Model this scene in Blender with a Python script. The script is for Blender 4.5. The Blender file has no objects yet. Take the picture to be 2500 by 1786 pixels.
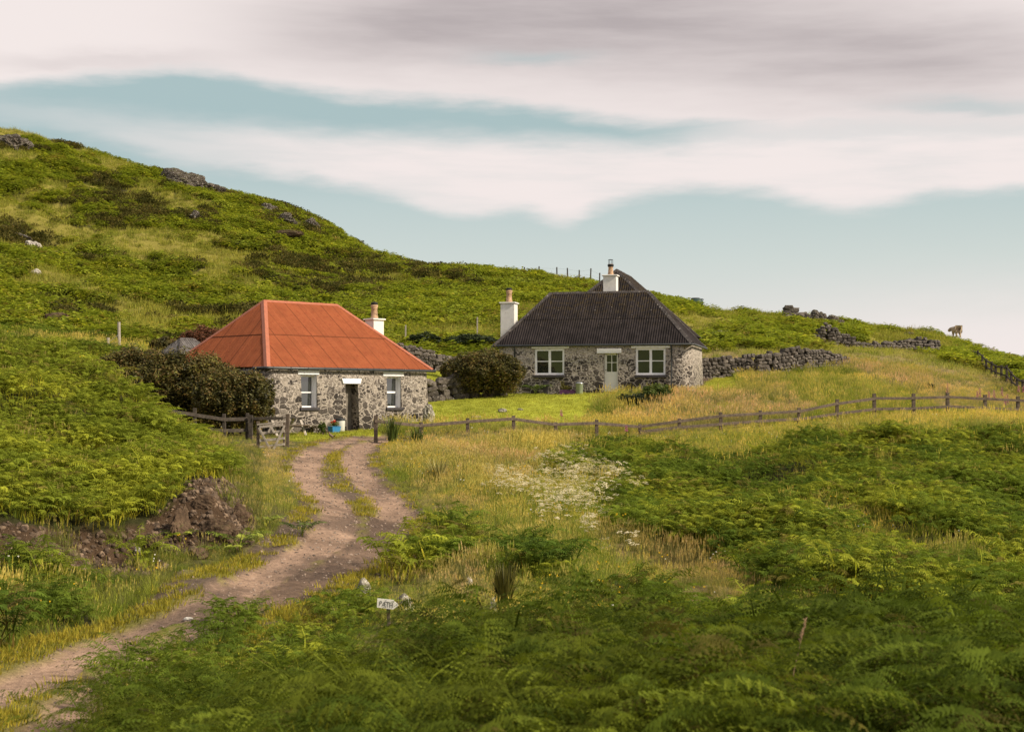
import bpy, math, random
import numpy as np
from math import pi, radians, sin, cos, sqrt, atan2
from mathutils import Vector, Matrix

random.seed(7)
RNG = np.random.default_rng(11)
SC = bpy.context.scene
COL = SC.collection
F = 3472.0          # focal length in photo pixels (photo 2500 wide)
CX, HY = 1250.0, 975.0

# ------------------------------------------------------------------ camera
cam_d = bpy.data.cameras.new("camera")
cam = bpy.data.objects.new("camera", cam_d)
COL.objects.link(cam)
cam.location = (0, 0, 0)
cam.rotation_euler = (radians(90), 0, 0)
cam_d.sensor_width = 36.0
cam_d.lens = F / 2500.0 * 36.0
cam_d.shift_y = (HY - 893.0) / 2500.0
cam_d.clip_start = 0.2
cam_d.clip_end = 20000
cam_d.dof.use_dof = True
cam_d.dof.focus_distance = 62.0
cam_d.dof.aperture_fstop = 4.5
SC.camera = cam

# ------------------------------------------------------------------ sun
SUN_AZ = radians(112)      # compass from +Y clockwise: light comes from the right, behind the camera
SUN_EL = radians(38)
sd = bpy.data.lights.new("sun", 'SUN')
sd.energy = 4.9
sd.angle = radians(4.0)
sd.color = (1.0, 0.87, 0.66)
sun = bpy.data.objects.new("sun", sd)
COL.objects.link(sun)
_sv = Vector((sin(SUN_AZ) * cos(SUN_EL), cos(SUN_AZ) * cos(SUN_EL), sin(SUN_EL)))
sun.rotation_euler = _sv.to_track_quat('Z', 'Y').to_euler()
sun.location = _sv * 50

SC.view_settings.view_transform = 'Standard'
SC.view_settings.look = 'None'
SC.view_settings.exposure = 0.28
SC.view_settings.gamma = 1.0
SC.render.engine = 'CYCLES'
SC.cycles.max_bounces = 6
SC.cycles.diffuse_bounces = 3
SC.cycles.transmission_bounces = 4
SC.cycles.transparent_max_bounces = 8
SC.cycles.use_denoising = True

# ------------------------------------------------------------------ node helper
class NT:
    def __init__(s, tree):
        s.t = tree; s.n = tree.nodes; s.l = tree.links
    def new(s, typ, **kw):
        n = s.n.new(typ)
        for k, v in kw.items(): setattr(n, k, v)
        return n
    def put(s, sock, v):
        if isinstance(v, bpy.types.NodeSocket): s.l.new(v, sock)
        elif v is not None:
            if isinstance(v, (tuple, list)) and len(v) == 3 and sock.type == 'RGBA': v = (*v, 1)
            sock.default_value = v
    def m(s, op, a, b=None, c=None, clamp=False):
        n = s.new('ShaderNodeMath', operation=op, use_clamp=clamp)
        s.put(n.inputs[0], a); s.put(n.inputs[1], b); s.put(n.inputs[2], c)
        return n.outputs[0]
    def vm(s, op, a, b=None, scale=None):
        n = s.new('ShaderNodeVectorMath', operation=op)
        s.put(n.inputs[0], a)
        if b is not None: s.put(n.inputs[1], b)
        if scale is not None: s.put(n.inputs['Scale'], scale)
        return n.outputs[0]
    def mix(s, fac, a, b, blend='MIX'):
        n = s.new('ShaderNodeMix', data_type='RGBA', blend_type=blend)
        s.put(n.inputs['Factor'], fac); s.put(n.inputs[6], a); s.put(n.inputs[7], b)
        return n.outputs[2]
    def rng(s, v, a, b, c=0.0, d=1.0, smooth=True):
        n = s.new('ShaderNodeMapRange', interpolation_type='SMOOTHSTEP' if smooth else 'LINEAR')
        s.put(n.inputs[0], v)
        for i, x in enumerate((a, b, c, d)): s.put(n.inputs[1 + i], x)
        return n.outputs[0]
    def noise(s, vec, scale=5.0, detail=3.0, rough=0.5, dist=0.0, col=False):
        n = s.new('ShaderNodeTexNoise')
        if vec is not None: s.put(n.inputs['Vector'], vec)
        n.inputs['Scale'].default_value = scale; n.inputs['Detail'].default_value = detail
        n.inputs['Roughness'].default_value = rough; n.inputs['Distortion'].default_value = dist
        return n.outputs['Color' if col else 'Fac']
    def vor(s, vec, scale, feature='F1', out='Distance', rnd=1.0):
        n = s.new('ShaderNodeTexVoronoi', feature=feature)
        s.put(n.inputs['Vector'], vec); n.inputs['Scale'].default_value = scale
        n.inputs['Randomness'].default_value = rnd
        return n.outputs[out]
    def xyz(s, v):
        n = s.new('ShaderNodeSeparateXYZ'); s.put(n.inputs[0], v); return n.outputs
    def comb(s, x, y, z):
        n = s.new('ShaderNodeCombineXYZ'); s.put(n.inputs[0], x); s.put(n.inputs[1], y); s.put(n.inputs[2], z)
        return n.outputs[0]
    def coords(s, which='Object'):
        return s.new('ShaderNodeTexCoord').outputs[which]
    def bump(s, h, strength=0.5, dist=0.02):
        n = s.new('ShaderNodeBump'); s.put(n.inputs['Height'], h)
        n.inputs['Strength'].default_value = strength; n.inputs['Distance'].default_value = dist
        return n.outputs[0]

# ------------------------------------------------------------------ world: sky with long soft bands of cloud
def azel(px, py):
    x, y, z = (px - CX) / F, 1.0, (HY - py) / F
    return math.degrees(atan2(x, y)), math.degrees(atan2(z, sqrt(x * x + y * y)))

def build_world():
    w = bpy.data.worlds.new("World"); SC.world = w; w.use_nodes = True
    t = NT(w.node_tree); t.n.clear()
    out = t.new('ShaderNodeOutputWorld'); bg = t.new('ShaderNodeBackground')
    t.l.new(bg.outputs[0], out.inputs[0])
    sky = t.new('ShaderNodeTexSky', sky_type='NISHITA')
    sky.sun_disc = False; sky.sun_elevation = SUN_EL; sky.sun_rotation = SUN_AZ
    sky.air_density = 1.0; sky.dust_density = 2.0; sky.ozone_density = 1.5
    d = t.coords('Generated')
    x, y, z = t.xyz(d)[:3]
    R2D = 57.29578
    az = t.m('MULTIPLY', t.m('ARCTAN2', x, y), R2D)
    el0 = t.m('MULTIPLY', t.m('ARCSINE', z), R2D)
    # gentle warp so the cloud edges wander
    wv = t.comb(t.m('MULTIPLY', az, 0.11), t.m('MULTIPLY', el0, 0.45), 0.0)
    wn = t.m('SUBTRACT', t.noise(wv, 1.0, 3.0, 0.5), 0.5)
    wn2 = t.m('SUBTRACT', t.noise(t.comb(t.m('MULTIPLY', az, 0.35), t.m('MULTIPLY', el0, 1.6), 4.0), 1.0, 4.0, 0.55), 0.5)
    el = t.m('ADD', el0, t.m('ADD', t.m('MULTIPLY', wn, 0.7), t.m('MULTIPLY', wn2, 0.9)))
    fv = t.comb(t.m('ADD', t.m('MULTIPLY', az, 0.16), t.m('MULTIPLY', el0, 0.25)), t.m('MULTIPLY', el0, 1.3), 3.7)
    fib = t.noise(fv, 1.0, 5.0, 0.55)
    u = t.rng(az, -22.0, 22.0, 0.0, 1.0, smooth=False)
    def curve(pts):
        n = t.new('ShaderNodeFloatCurve')
        c = n.mapping.curves[0]
        P = sorted(((a + 22) / 44, e / 20.0) for a, e in (azel(*p) for p in pts))
        while len(c.points) < len(P): c.points.new(0.5, 0.5)
        for i, p in enumerate(P):
            c.points[i].location = p; c.points[i].handle_type = 'AUTO'
        n.mapping.use_clip = True
        n.mapping.update()
        t.l.new(u, n.inputs['Value'])
        return t.m('MULTIPLY', n.outputs[0], 20.0)
    LB = curve([(-400, 250), (0, 222), (220, 200), (440, 183), (560, 186), (680, 212), (800, 240), (910, 248),
                (1010, 254), (1090, 258), (1200, 264), (1320, 276), (1430, 292), (1540, 306), (1680, 316), (1900, 316), (2900, 300)])
    UA = curve([(-400, 250), (0, 262), (400, 300), (700, 325), (1000, 338), (1200, 342), (1400, 350), (1600, 352),
                (1760, 334), (1900, 322), (2200, 310), (2900, 300)])
    LA = curve([(-400, 300), (0, 285), (220, 335), (380, 385), (500, 408), (660, 428), (860, 455), (980, 492), (1090, 526),
                (1160, 528), (1270, 514), (1390, 540), (1460, 508), (1560, 482), (1640, 466), (1760, 468), (1870, 472),
                (1980, 496), (2060, 512), (2140, 502), (2250, 476), (2370, 470), (2900, 478)])
    clear_hi = (0.42, 0.545, 0.545, 1); clear_lo = (0.70, 0.735, 0.70, 1)
    e_norm = t.rng(el0, 1.5, 9.5, 0.0, 1.0, smooth=False)
    grad = t.new('ShaderNodeValToRGB'); cr = grad.color_ramp
    cr.elements[0].position = 0.0; cr.elements[0].color = (0.86, 0.80, 0.77, 1)
    cr.elements[1].position = 1.0; cr.elements[1].color = clear_hi
    for p, c in ((0.22, (0.75, 0.75, 0.715, 1)), (0.5, (0.64, 0.70, 0.665, 1)), (0.78, (0.54, 0.635, 0.62, 1))):
        e = cr.elements.new(p); e.color = c
    t.l.new(e_norm, grad.inputs[0])
    nis = t.vm('SCALE', sky.outputs[0], scale=0.10)
    clear = t.mix(0.12, grad.outputs[0], nis)
    # cloud A: broad pale band; cloud B: grey-mauve sheet above
    a_low = t.rng(t.m('SUBTRACT', el, LA), -0.42, 0.50)
    a_up = t.rng(t.m('SUBTRACT', UA, el), -0.75, 0.70)
    A = t.m('MULTIPLY', a_low, a_up)
    left = t.rng(az, -18.0, -5.0, 0.42, 1.0)
    A = t.m('MULTIPLY', A, t.m('MULTIPLY', left, t.rng(fib, 0.25, 0.6, 0.78, 1.0)))
    Bs = t.rng(t.m('SUBTRACT', el, LB), -0.30, 0.55)
    closed = t.rng(az, 6.0, 11.5, 0.0, 1.0)
    Bs = t.m('MAXIMUM', Bs, t.m('MULTIPLY', closed, t.rng(t.m('SUBTRACT', el, UA), -0.4, 0.4)))
    # faint break in the upper sheet
    def spot(px, py, rx, ry, tilt=0.0):
        a0, e0 = azel(px, py)
        da = t.m('SUBTRACT', az, a0)
        de = t.m('SUBTRACT', t.m('SUBTRACT', el, e0), t.m('MULTIPLY', da, tilt))
        q = t.m('ADD', t.m('POWER', t.m('DIVIDE', da, rx), 2.0), t.m('POWER', t.m('DIVIDE', de, ry), 2.0))
        return t.m('EXPONENT', t.m('MULTIPLY', q, -1.0))
    brk = t.m('ADD', t.m('MULTIPLY', spot(1300, 140, 2.2, 0.28), 0.5), t.m('MULTIPLY', spot(2380, 262, 3.2, 0.35, -0.05), 0.55))
    brk = t.m('ADD', brk, t.m('MULTIPLY', spot(920, 262, 2.0, 0.55, -0.15), -0.0))
    Bs = t.m('MULTIPLY', Bs, t.m('SUBTRACT', 1.0, brk))
    white = (0.87, 0.79, 0.77, 1)
    grey = (0.455, 0.405, 0.41, 1)
    g1 = t.m('MULTIPLY', spot(1500, 20, 9.5, 2.6, 0.0), 0.95)
    g2 = t.m('MULTIPLY', spot(2230, 150, 7.0, 1.7, -0.02), 0.80)
    g3 = t.m('MULTIPLY', spot(900, 70, 5.0, 1.6, 0.02), 0.55)
    g4 = t.m('MULTIPLY', spot(250, 150, 4.0, 0.35, 0.08), 0.35)
    g = t.m('ADD', t.m('ADD', g1, g2), t.m('ADD', g3, g4), clamp=True)
    up = t.rng(el0, 16.0, 40.0, 0.0, 0.75)
    g = t.m('MAXIMUM', g, up)
    g = t.m('MULTIPLY', g, t.rng(fib, 0.2, 0.75, 0.75, 1.1), clamp=True)
    Bc = t.mix(g, white, grey)
    clear = t.mix(t.m('MULTIPLY', spot(2480, 850, 9.0, 2.2), .8), clear, (0.88, 0.80, 0.78, 1))
    c1 = t.mix(A, clear, white)
    c2 = t.mix(Bs, c1, Bc)
    # high overhead, part cloud part blue, away from the picture
    hv = t.noise(t.comb(t.m('DIVIDE', x, t.m('ADD', z, 0.25)), t.m('DIVIDE', y, t.m('ADD', z, 0.25)), 0.0), 1.3, 4.0, 0.5)
    hole = t.m('MULTIPLY', t.rng(el0, 20.0, 38.0), t.rng(hv, 0.45, 0.65))
    c3 = t.mix(hole, c2, (0.36, 0.50, 0.56, 1))
    below = t.rng(el0, -2.0, 0.0)
    c4 = t.mix(below, (0.16, 0.18, 0.14, 1), c3)
    t.l.new(c4, bg.inputs[0]); bg.inputs[1].default_value = 0.85
    # keep the node group usable as a lamp: finer map
    w.cycles.sampling_method = 'MANUAL'; w.cycles.sample_map_resolution = 512
build_world()

# ------------------------------------------------------------------ mesh helpers
class B:
    def __init__(s): s.v = []; s.f = []; s.n = 0
    def add(s, V, Fc):
        V = np.asarray(V, float); s.v.append(V)
        for f in Fc: s.f.append(tuple(int(i) + s.n for i in f))
        s.n += len(V)
    def box(s, c, size, rz=0.0, M=None, bev=0.0, jit=0.0):
        x, y, z = [a / 2 for a in size]
        P = np.array([(-x,-y,-z),(x,-y,-z),(x,y,-z),(-x,y,-z),(-x,-y,z),(x,-y,z),(x,y,z),(-x,y,z)], float)
        if jit: P += np.random.default_rng(int(abs(c[0]*977+c[1]*131+c[2]*31)) % 99991).normal(0, jit, P.shape)
        if M is not None: P = P @ np.array(M.to_3x3()).T
        if rz:
            cc, ss = cos(rz), sin(rz); P = P @ np.array([[cc, ss, 0], [-ss, cc, 0], [0, 0, 1]])
        s.add(P + np.array(c, float), [(0,3,2,1),(4,5,6,7),(0,1,5,4),(1,2,6,5),(2,3,7,6),(3,0,4,7)])
    def beam(s, a, b, w, h, up=(0, 0, 1), jit=0.0):
        a = Vector(a); b = Vector(b); d = (b - a); L = d.length; d.normalize()
        up = Vector(up)
        if abs(d.dot(up)) > 0.98: up = Vector((1, 0, 0))
        r = d.cross(up).normalized(); q = r.cross(d).normalized()
        M = Matrix((r, d, q)).transposed()
        s.box(tuple((a + b) / 2), (w, L, h), M=M, jit=jit)
    def tube(s, pts, r, n=8, cap=True):
        pts = [Vector(p) for p in pts]; R = r if isinstance(r, (list, tuple)) else [r] * len(pts)
        V = []; Fc = []
        prev = None
        for i, p in enumerate(pts):
            d = (pts[min(i+1, len(pts)-1)] - pts[max(i-1, 0)]).normalized()
            ref = Vector((0, 0, 1)) if abs(d.z) < 0.95 else Vector((1, 0, 0))
            a = d.cross(ref).normalized(); b = d.cross(a).normalized()
            for k in range(n):
                th = 2 * pi * k / n
                V.append(tuple(p + (a * cos(th) + b * sin(th)) * R[i]))
        for i in range(len(pts) - 1):
            for k in range(n):
                k2 = (k + 1) % n
                Fc.append((i*n+k, (i+1)*n+k, (i+1)*n+k2, i*n+k2))
        if cap:
            Fc.append(tuple(range(n))); Fc.append(tuple(range((len(pts)-1)*n, len(pts)*n))[::-1])
        s.add(V, Fc)
    def lathe(s, prof, c=(0, 0, 0), n=20):
        V = []; Fc = []
        for r, z in prof:
            for k in range(n):
                th = 2 * pi * k / n; V.append((c[0] + r * cos(th), c[1] + r * sin(th), c[2] + z))
        for i in range(len(prof) - 1):
            for k in range(n):
                k2 = (k + 1) % n
                Fc.append((i*n+k, i*n+k2, (i+1)*n+k2, (i+1)*n+k))
        Fc.append(tuple(range(n))[::-1]); Fc.append(tuple(range((len(prof)-1)*n, len(prof)*n)))
        s.add(V, Fc)
    def obj(s, name, mat, parent=None, smooth=False, bevel=0.0):
        return mkobj(name, np.concatenate(s.v) if s.v else np.zeros((0, 3)), s.f, mat, parent, smooth, bevel)

def mkmesh(name, V, Fc, mat=None, smooth=False):
    me = bpy.data.meshes.new(name)
    if isinstance(Fc, np.ndarray):
        nf, k = Fc.shape
        me.vertices.add(len(V)); me.vertices.foreach_set('co', np.ascontiguousarray(V, np.float32).ravel())
        me.loops.add(nf * k); me.loops.foreach_set('vertex_index', np.ascontiguousarray(Fc, np.int32).ravel())
        me.polygons.add(nf); me.polygons.foreach_set('loop_start', np.arange(0, nf * k, k, dtype=np.int32))
        me.update(calc_edges=True)
    else:
        me.from_pydata([tuple(map(float, v)) for v in V], [], Fc); me.update()
    if mat is not None: me.materials.append(mat)
    me.polygons.foreach_set('use_smooth', np.full(len(me.polygons), bool(smooth)))
    return me

def mkobj(name, V, Fc, mat=None, parent=None, smooth=False, bevel=0.0):
    o = bpy.data.objects.new(name, mkmesh(name, V, Fc, mat, smooth)); COL.objects.link(o)
    if parent is not None: o.parent = parent
    if bevel:
        md = o.modifiers.new('bevel', 'BEVEL'); md.width = bevel; md.segments = 2; md.limit_method = 'ANGLE'
    return o

def tag(o, label=None, cat=None, group=None, kind=None):
    if label: o['label'] = label
    if cat: o['category'] = cat
    if group: o['group'] = group
    if kind: o['kind'] = kind
    return o

def thing(name, label, cat, loc=(0, 0, 0), rz=0.0, group=None):
    o = bpy.data.objects.new(name, None); COL.objects.link(o)
    o.empty_display_size = 0.3
    o.location = loc; o.rotation_euler = (0, 0, rz)
    return tag(o, label, cat, group)

def copy_tree(o, parent=None):
    c = o.copy(); COL.objects.link(c); c.parent = parent
    for ch in o.children: copy_tree(ch, c)
    return c

# ------------------------------------------------------------------ numpy noise
_PERM = np.random.default_rng(3).random((512, 512))
def vnoise(x, y):
    xi = np.floor(x).astype(int); yi = np.floor(y).astype(int)
    fx = x - xi; fy = y - yi
    fx = fx * fx * (3 - 2 * fx); fy = fy * fy * (3 - 2 * fy)
    g = lambda a, b: _PERM[a & 511, b & 511]
    return (g(xi, yi) * (1 - fx) + g(xi + 1, yi) * fx) * (1 - fy) + (g(xi, yi + 1) * (1 - fx) + g(xi + 1, yi + 1) * fx) * fy
def fbm(x, y, s=1.0, o=4, seed=0):
    r = 0; a = 0.5; t = 0
    x = np.asarray(x, float) / s + seed * 17.3; y = np.asarray(y, float) / s + seed * 9.1
    for i in range(o):
        r = r + a * vnoise(x, y); t += a; a *= 0.5
        x, y = x * 2.03 + 5.2 - y * 0.1, y * 2.03 + 1.3 + x * 0.05
    return r / t          # 0..1, mean .5

# ------------------------------------------------------------------ terrain height field
COLS = {
 -600: [(13.7,1786),(16.5,1650),(19,1560),(22,1440),(23.5,1370),(25,1270),(28,1170),(33,1020),(39,870),(46,770),(52,760),(60,790),(72,790),(85,740),(110,620),(140,470),(175,310),(205,200),(225,180),(245,200),(280,300),(420,760)],
 0:    [(13.7,1786),(16.2,1660),(19,1560),(21.6,1440),(23,1385),(24.3,1285),(27,1200),(32,1065),(38,940),(44,858),(48,850),(54,900),(62,872),(70,845),(85,800),(110,700),(140,575),(175,440),(198,340),(210,320),(230,340),(265,430),(420,820)],
 250:  [(13.7,1786),(16.4,1665),(19,1570),(21.5,1495),(24,1410),(25.6,1382),(26.3,1290),(29,1235),(33,1120),(39,1005),(44,938),(49,960),(56,1000),(64,965),(72,872),(80,842),(95,790),(115,720),(145,600),(175,490),(195,412),(205,396),(225,410),(260,475),(420,820)],
 500:  [(13.7,1786),(17,1640),(20,1500),(23,1415),(26.2,1352),(27.0,1285),(27.7,1215),(29.5,1180),(35,1135),(40,1108),(46,1095),(52,1075),(57,1058),(61,1040),(67,1003),(74,930),(85,860),(100,800),(120,720),(145,620),(170,530),(190,472),(200,455),(215,468),(250,545),(420,850)],
 620:  [(13.7,1790),(17,1655),(20,1525),(22.8,1440),(26.5,1345),(28.6,1290),(29.8,1240),(32.5,1205),(38,1150),(45,1105),(52,1080),(57,1062),(61,1048),(67,1010),(74,938),(85,868),(100,802),(120,725),(145,633),(170,550),(188,500),(198,487),(212,500),(250,580),(420,860)],
 800:  [(9,1900),(12,1805),(15,1730),(18,1600),(20.5,1515),(23.5,1425),(27,1335),(31,1262),(38,1180),(45,1125),(52,1088),(58,1062),(62,1049),(68,1012),(76,958),(85,890),(95,840),(110,790),(130,725),(150,668),(170,603),(185,556),(200,568),(240,640),(420,870)],
 1000: [(9,1850),(12,1722),(15,1690),(18,1585),(20.5,1510),(24,1430),(28,1352),(33,1270),(38,1203),(44,1147),(50,1108),(56,1078),(60,1054),(66,1015),(72,982),(78,940),(84,900),(90,872),(95,840),(105,802),(120,755),(145,690),(165,648),(178,658),(200,700),(420,900)],
 1250: [(9,1790),(12,1648),(15,1650),(18.5,1535),(22,1450),(26,1380),(30,1312),(36,1232),(43,1162),(50,1110),(57,1068),(62,1036),(68,1000),(75,966),(82,958),(88,900),(98,830),(105,803),(120,760),(140,705),(158,674),(170,686),(200,740),(420,900)],
 1500: [(9,1790),(12,1655),(15,1672),(18,1590),(22,1500),(26,1420),(31,1325),(37,1242),(44,1172),(52,1115),(61,1070),(66,1030),(70,1000),(75,963),(82,943),(90,890),(100,832),(120,770),(140,725),(155,706),(170,718),(420,900)],
 1750: [(9,1790),(12,1690),(15,1690),(18,1610),(22,1515),(27,1422),(33,1318),(40,1225),(48,1142),(56,1085),(62,1056),(66,1025),(72,980),(78,945),(84,926),(88,916),(92,885),(100,850),(120,800),(140,772),(150,762),(165,774),(420,900)],
 2000: [(9,1780),(12,1680),(15,1690),(19,1585),(24,1475),(30,1345),(36,1245),(43,1152),(50,1090),(58,1055),(65,1038),(68,1012),(74,957),(80,930),(86,908),(92,878),(100,857),(118,846),(126,843),(140,808),(150,790),(165,800),(420,920)],
 2250: [(9,1770),(12,1670),(15,1690),(20,1572),(26,1442),(33,1312),(40,1200),(47,1112),(54,1062),(61,1036),(67.5,1015),(73,985),(79,950),(88,912),(100,882),(115,868),(130,862),(140,848),(155,828),(166,818),(180,826),(420,930)],
 2500: [(9,1760),(12,1660),(15,1690),(21,1565),(27,1450),(34,1330),(42,1192),(50,1092),(57,1047),(63,1031),(69,1019),(75,1000),(82,970),(92,935),(105,914),(120,904),(135,897),(150,890),(170,898),(420,960)],
 3100: [(9,1760),(12,1660),(15,1690),(21,1565),(27,1455),(34,1340),(42,1210),(50,1110),(57,1060),(63,1040),(69,1030),(75,1015),(82,995),(92,975),(105,965),(120,960),(135,958),(150,958),(170,965),(420,1000)],
}
def pchip(x, y, xq):
    x = np.asarray(x, float); y = np.asarray(y, float)
    h = np.diff(x); d = np.diff(y, axis=0) / (h if y.ndim == 1 else h[:, None])
    m = np.zeros_like(y)
    hh = h if y.ndim == 1 else h[:, None]
    w1 = 2 * hh[1:] + hh[:-1]; w2 = hh[1:] + 2 * hh[:-1]
    with np.errstate(divide='ignore', invalid='ignore'):
        mm = (w1 + w2) / (w1 / d[:-1] + w2 / d[1:])
    mm[(d[:-1] * d[1:]) <= 0] = 0; m[1:-1] = mm; m[0] = d[0]; m[-1] = d[-1]
    i = np.clip(np.searchsorted(x, xq) - 1, 0, len(x) - 2)
    t = (xq - x[i]) / h[i]; hi = h[i]
    if y.ndim > 1: t = t[:, None]; hi = hi[:, None]
    return (y[i] * (2*t**3 - 3*t**2 + 1) + hi * m[i] * (t**3 - 2*t**2 + t) + y[i+1] * (-2*t**3 + 3*t**2) + hi * m[i+1] * (t**3 - t**2))

NR, PXS = 620, 7.0
YS = np.exp(np.linspace(math.log(2.0), math.log(420.0), NR))
PXG = np.arange(-600, 3101, PXS); NCx = len(PXG)
keys = sorted(COLS)
Zc = []
for k in keys:
    pts = [(0.5, -1.60), (2.0, -1.65), (5.0, -1.95)] + [(Y, (HY - p) / F * Y) for Y, p in COLS[k]]
    a = np.array(pts); Zc.append(pchip(np.log(a[:, 0]), a[:, 1] / 1.0, np.log(YS)))
Zc = np.array(Zc)                                  # cols x rows
Zg = pchip(np.array(keys, float), Zc, PXG).T       # rows x px
for _ in range(2):                                  # slight smoothing
    Zg[1:-1, 1:-1] = 0.5 * Zg[1:-1, 1:-1] + 0.125 * (Zg[:-2, 1:-1] + Zg[2:, 1:-1] + Zg[1:-1, :-2] + Zg[1:-1, 2:])
YG = np.repeat(YS[:, None], NCx, 1)
XG = (PXG[None, :] - CX) / F * YG

def pgrid(px, Y):
    """bilinear coordinates in the terrain grid"""
    r = (np.log(Y) - math.log(2.0)) / (math.log(420.0) - math.log(2.0)) * (NR - 1)
    c = (px - PXG[0]) / PXS
    return np.clip(r, 0, NR - 1.001), np.clip(c, 0, NCx - 1.001)
def bil(G, px, Y):
    r, c = pgrid(np.asarray(px, float), np.asarray(Y, float))
    i = r.astype(int); j = c.astype(int); a = r - i; b = c - j
    return (G[i, j]*(1-a)*(1-b) + G[i+1, j]*a*(1-b) + G[i, j+1]*(1-a)*b + G[i+1, j+1]*a*b)

# clear the low growth along the climbing fence later through this line
# rough detail
amp = np.clip((YG - 14) / 100, 0.03, 1.0)
far = np.clip((YG - 80) / 60, 0, 1)
rough = (fbm(XG, YG, 1.3, 3, 1) - .5) * 0.16 * np.clip(YG / 30, .4, 1.5)
rough += (fbm(XG, YG, 6.0, 4, 2) - .5) * 1.6 * far
rdg = 1 - np.abs(fbm(XG, YG + XG * .3, 14.0, 4, 5) * 2 - 1)
rough += (rdg - .75) * 3.0 * far * np.clip((900 - PXG[None, :]) / 700, 0, 1)
# level shelves where the houses stand and where the lawn lies
def local(O, ang, X, Y):
    c, s = cos(ang), sin(ang); dx = X - O[0]; dy = Y - O[1]
    return dx * c + dy * s, -dx * s + dy * c
RO, RA = (-9.99, 58.0), radians(44.5)
BO, BA = (-1.0, 77.3), radians(-13.95)
lawnmask = ((PXG[None, :] > 640) & (PXG[None, :] < 1420) & (YG > 56) & (YG < 76)).astype(float)
rough *= (1 - .75 * lawnmask)

fm = ((YG > 22.5) & (YG < 31) & (PXG[None, :] < 660)).astype(float)
fr = np.abs(fbm(XG * 1.6 + YG * .3, Zg * 3.0 + YG * .5, .8, 4, 15) - .5)
rough += fm * (.30 * (.2 - fr) + .22 * (fbm(XG, YG, .35, 3, 16) - .5))

rough += (fbm(XG, YG, 1.8, 2, 17) - .5) * .75 * ((YG < 15) & (PXG[None, :] > 500)) * np.clip((15 - YG) / 2, 0, 1) * np.clip((YG - 5) / 3, 0, 1) * np.clip((PXG[None, :] - 500) / 300, 0, 1)
_m = np.clip((560 - PXG[None, :]) / 120, 0, 1) * np.clip((YG - 28) / 3, 0, 1) * np.clip((50 - YG) / 5, 0, 1)
rough += _m * (fbm(XG, YG, 2.6, 2, 18) - .5) * 1.0
_m = np.clip((PXG[None, :] - 1500) / 120, 0, 1) * np.clip((YG - 19) / 3, 0, 1) * np.clip((58 - YG) / 5, 0, 1)
rough += _m * (fbm(XG, YG, 2.4, 2, 19) - .5) * .9
# ---- track: two ruts traced on the ground
def ground_hit(px, py):
    j = (px - PXG[0]) / PXS; j0 = int(np.clip(j, 0, NCx - 2)); b = j - j0
    z = Zg[:, j0] * (1 - b) + Zg[:, j0 + 1] * b
    P = HY - F * z / YS
    k = np.argmax((P <= py) & (YS > 5.5))
    if k <= 0: k = 1
    t = (P[k-1] - py) / max(1e-6, (P[k-1] - P[k]))
    Y = YS[k-1] + (YS[k] - YS[k-1]) * np.clip(t, 0, 1)
    return ((px - CX) / F * Y, float(Y))
RUT_L = [(925,1066),(880,1070),(830,1079),(782,1100),(752,1128),(752,1165),(785,1205),(820,1240),(828,1280),(790,1325),(720,1370),(630,1415),(530,1460),(420,1508),(300,1557),(200,1600),(100,1645),(0,1690),(-120,1745),(-260,1820)]
RUT_R = [(935,1076),(895,1086),(868,1108),(872,1145),(905,1185),(945,1225),(965,1262),(945,1298),(895,1338),(835,1374),(765,1410),(680,1450),(560,1502),(430,1568),(310,1645),(215,1710),(110,1790),(0,1880)]
def poly_world(pts):
    P = np.array([ground_hit(*p) for p in pts])
    d = np.r_[0, np.cumsum(np.hypot(*np.diff(P, axis=0).T))]
    q = np.arange(0, d[-1], 0.15)
    return np.c_[pchip(d, P[:, 0], q), pchip(d, P[:, 1], q)]
rutL, rutR = poly_world(RUT_L), poly_world(RUT_R)
def dist_poly(X, Y, P):
    out = np.full(X.shape, 1e9)
    m = (Y < 70) & (X > -14) & (X < 2)
    x = X[m]; y = Y[m]; r = np.full(x.shape, 1e9)
    for p in P: r = np.minimum(r, (x - p[0])**2 + (y - p[1])**2)
    out[m] = np.sqrt(r); return out
dL = dist_poly(XG, YG, rutL); dR = dist_poly(XG, YG, rutR)
wob = (fbm(XG, YG, 0.5, 3, 7) - .5) * 0.35
rw = np.clip(.20 + (YG - 14) * .012, .20, .36)
rutm = np.clip(1 - (np.minimum(dL, dR) + wob - rw) / 0.22, 0, 1)
both = np.clip(1 - (dL + dR + wob - 2.75) / 0.5, 0, 1)     # strip between the ruts
trackm = np.maximum(rutm, both)
rough *= (1 - 0.8 * trackm)
Zg = Zg + rough - 0.07 * rutm + 0.02 * both

def zat(X, Y):
    X = np.asarray(X, float); Y = np.asarray(Y, float)
    return bil(Zg, X / Y * F + CX, Y)
def place(px, py):
    X, Y = ground_hit(px, py)
    return X, Y, float(zat(X, Y))
def at(px, Y, z=None):
    X = (px - CX) / F * Y
    return (X, Y, float(zat(X, Y)) if z is None else z)
def zpy(py, Y): return (HY - py) / F * Y

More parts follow.
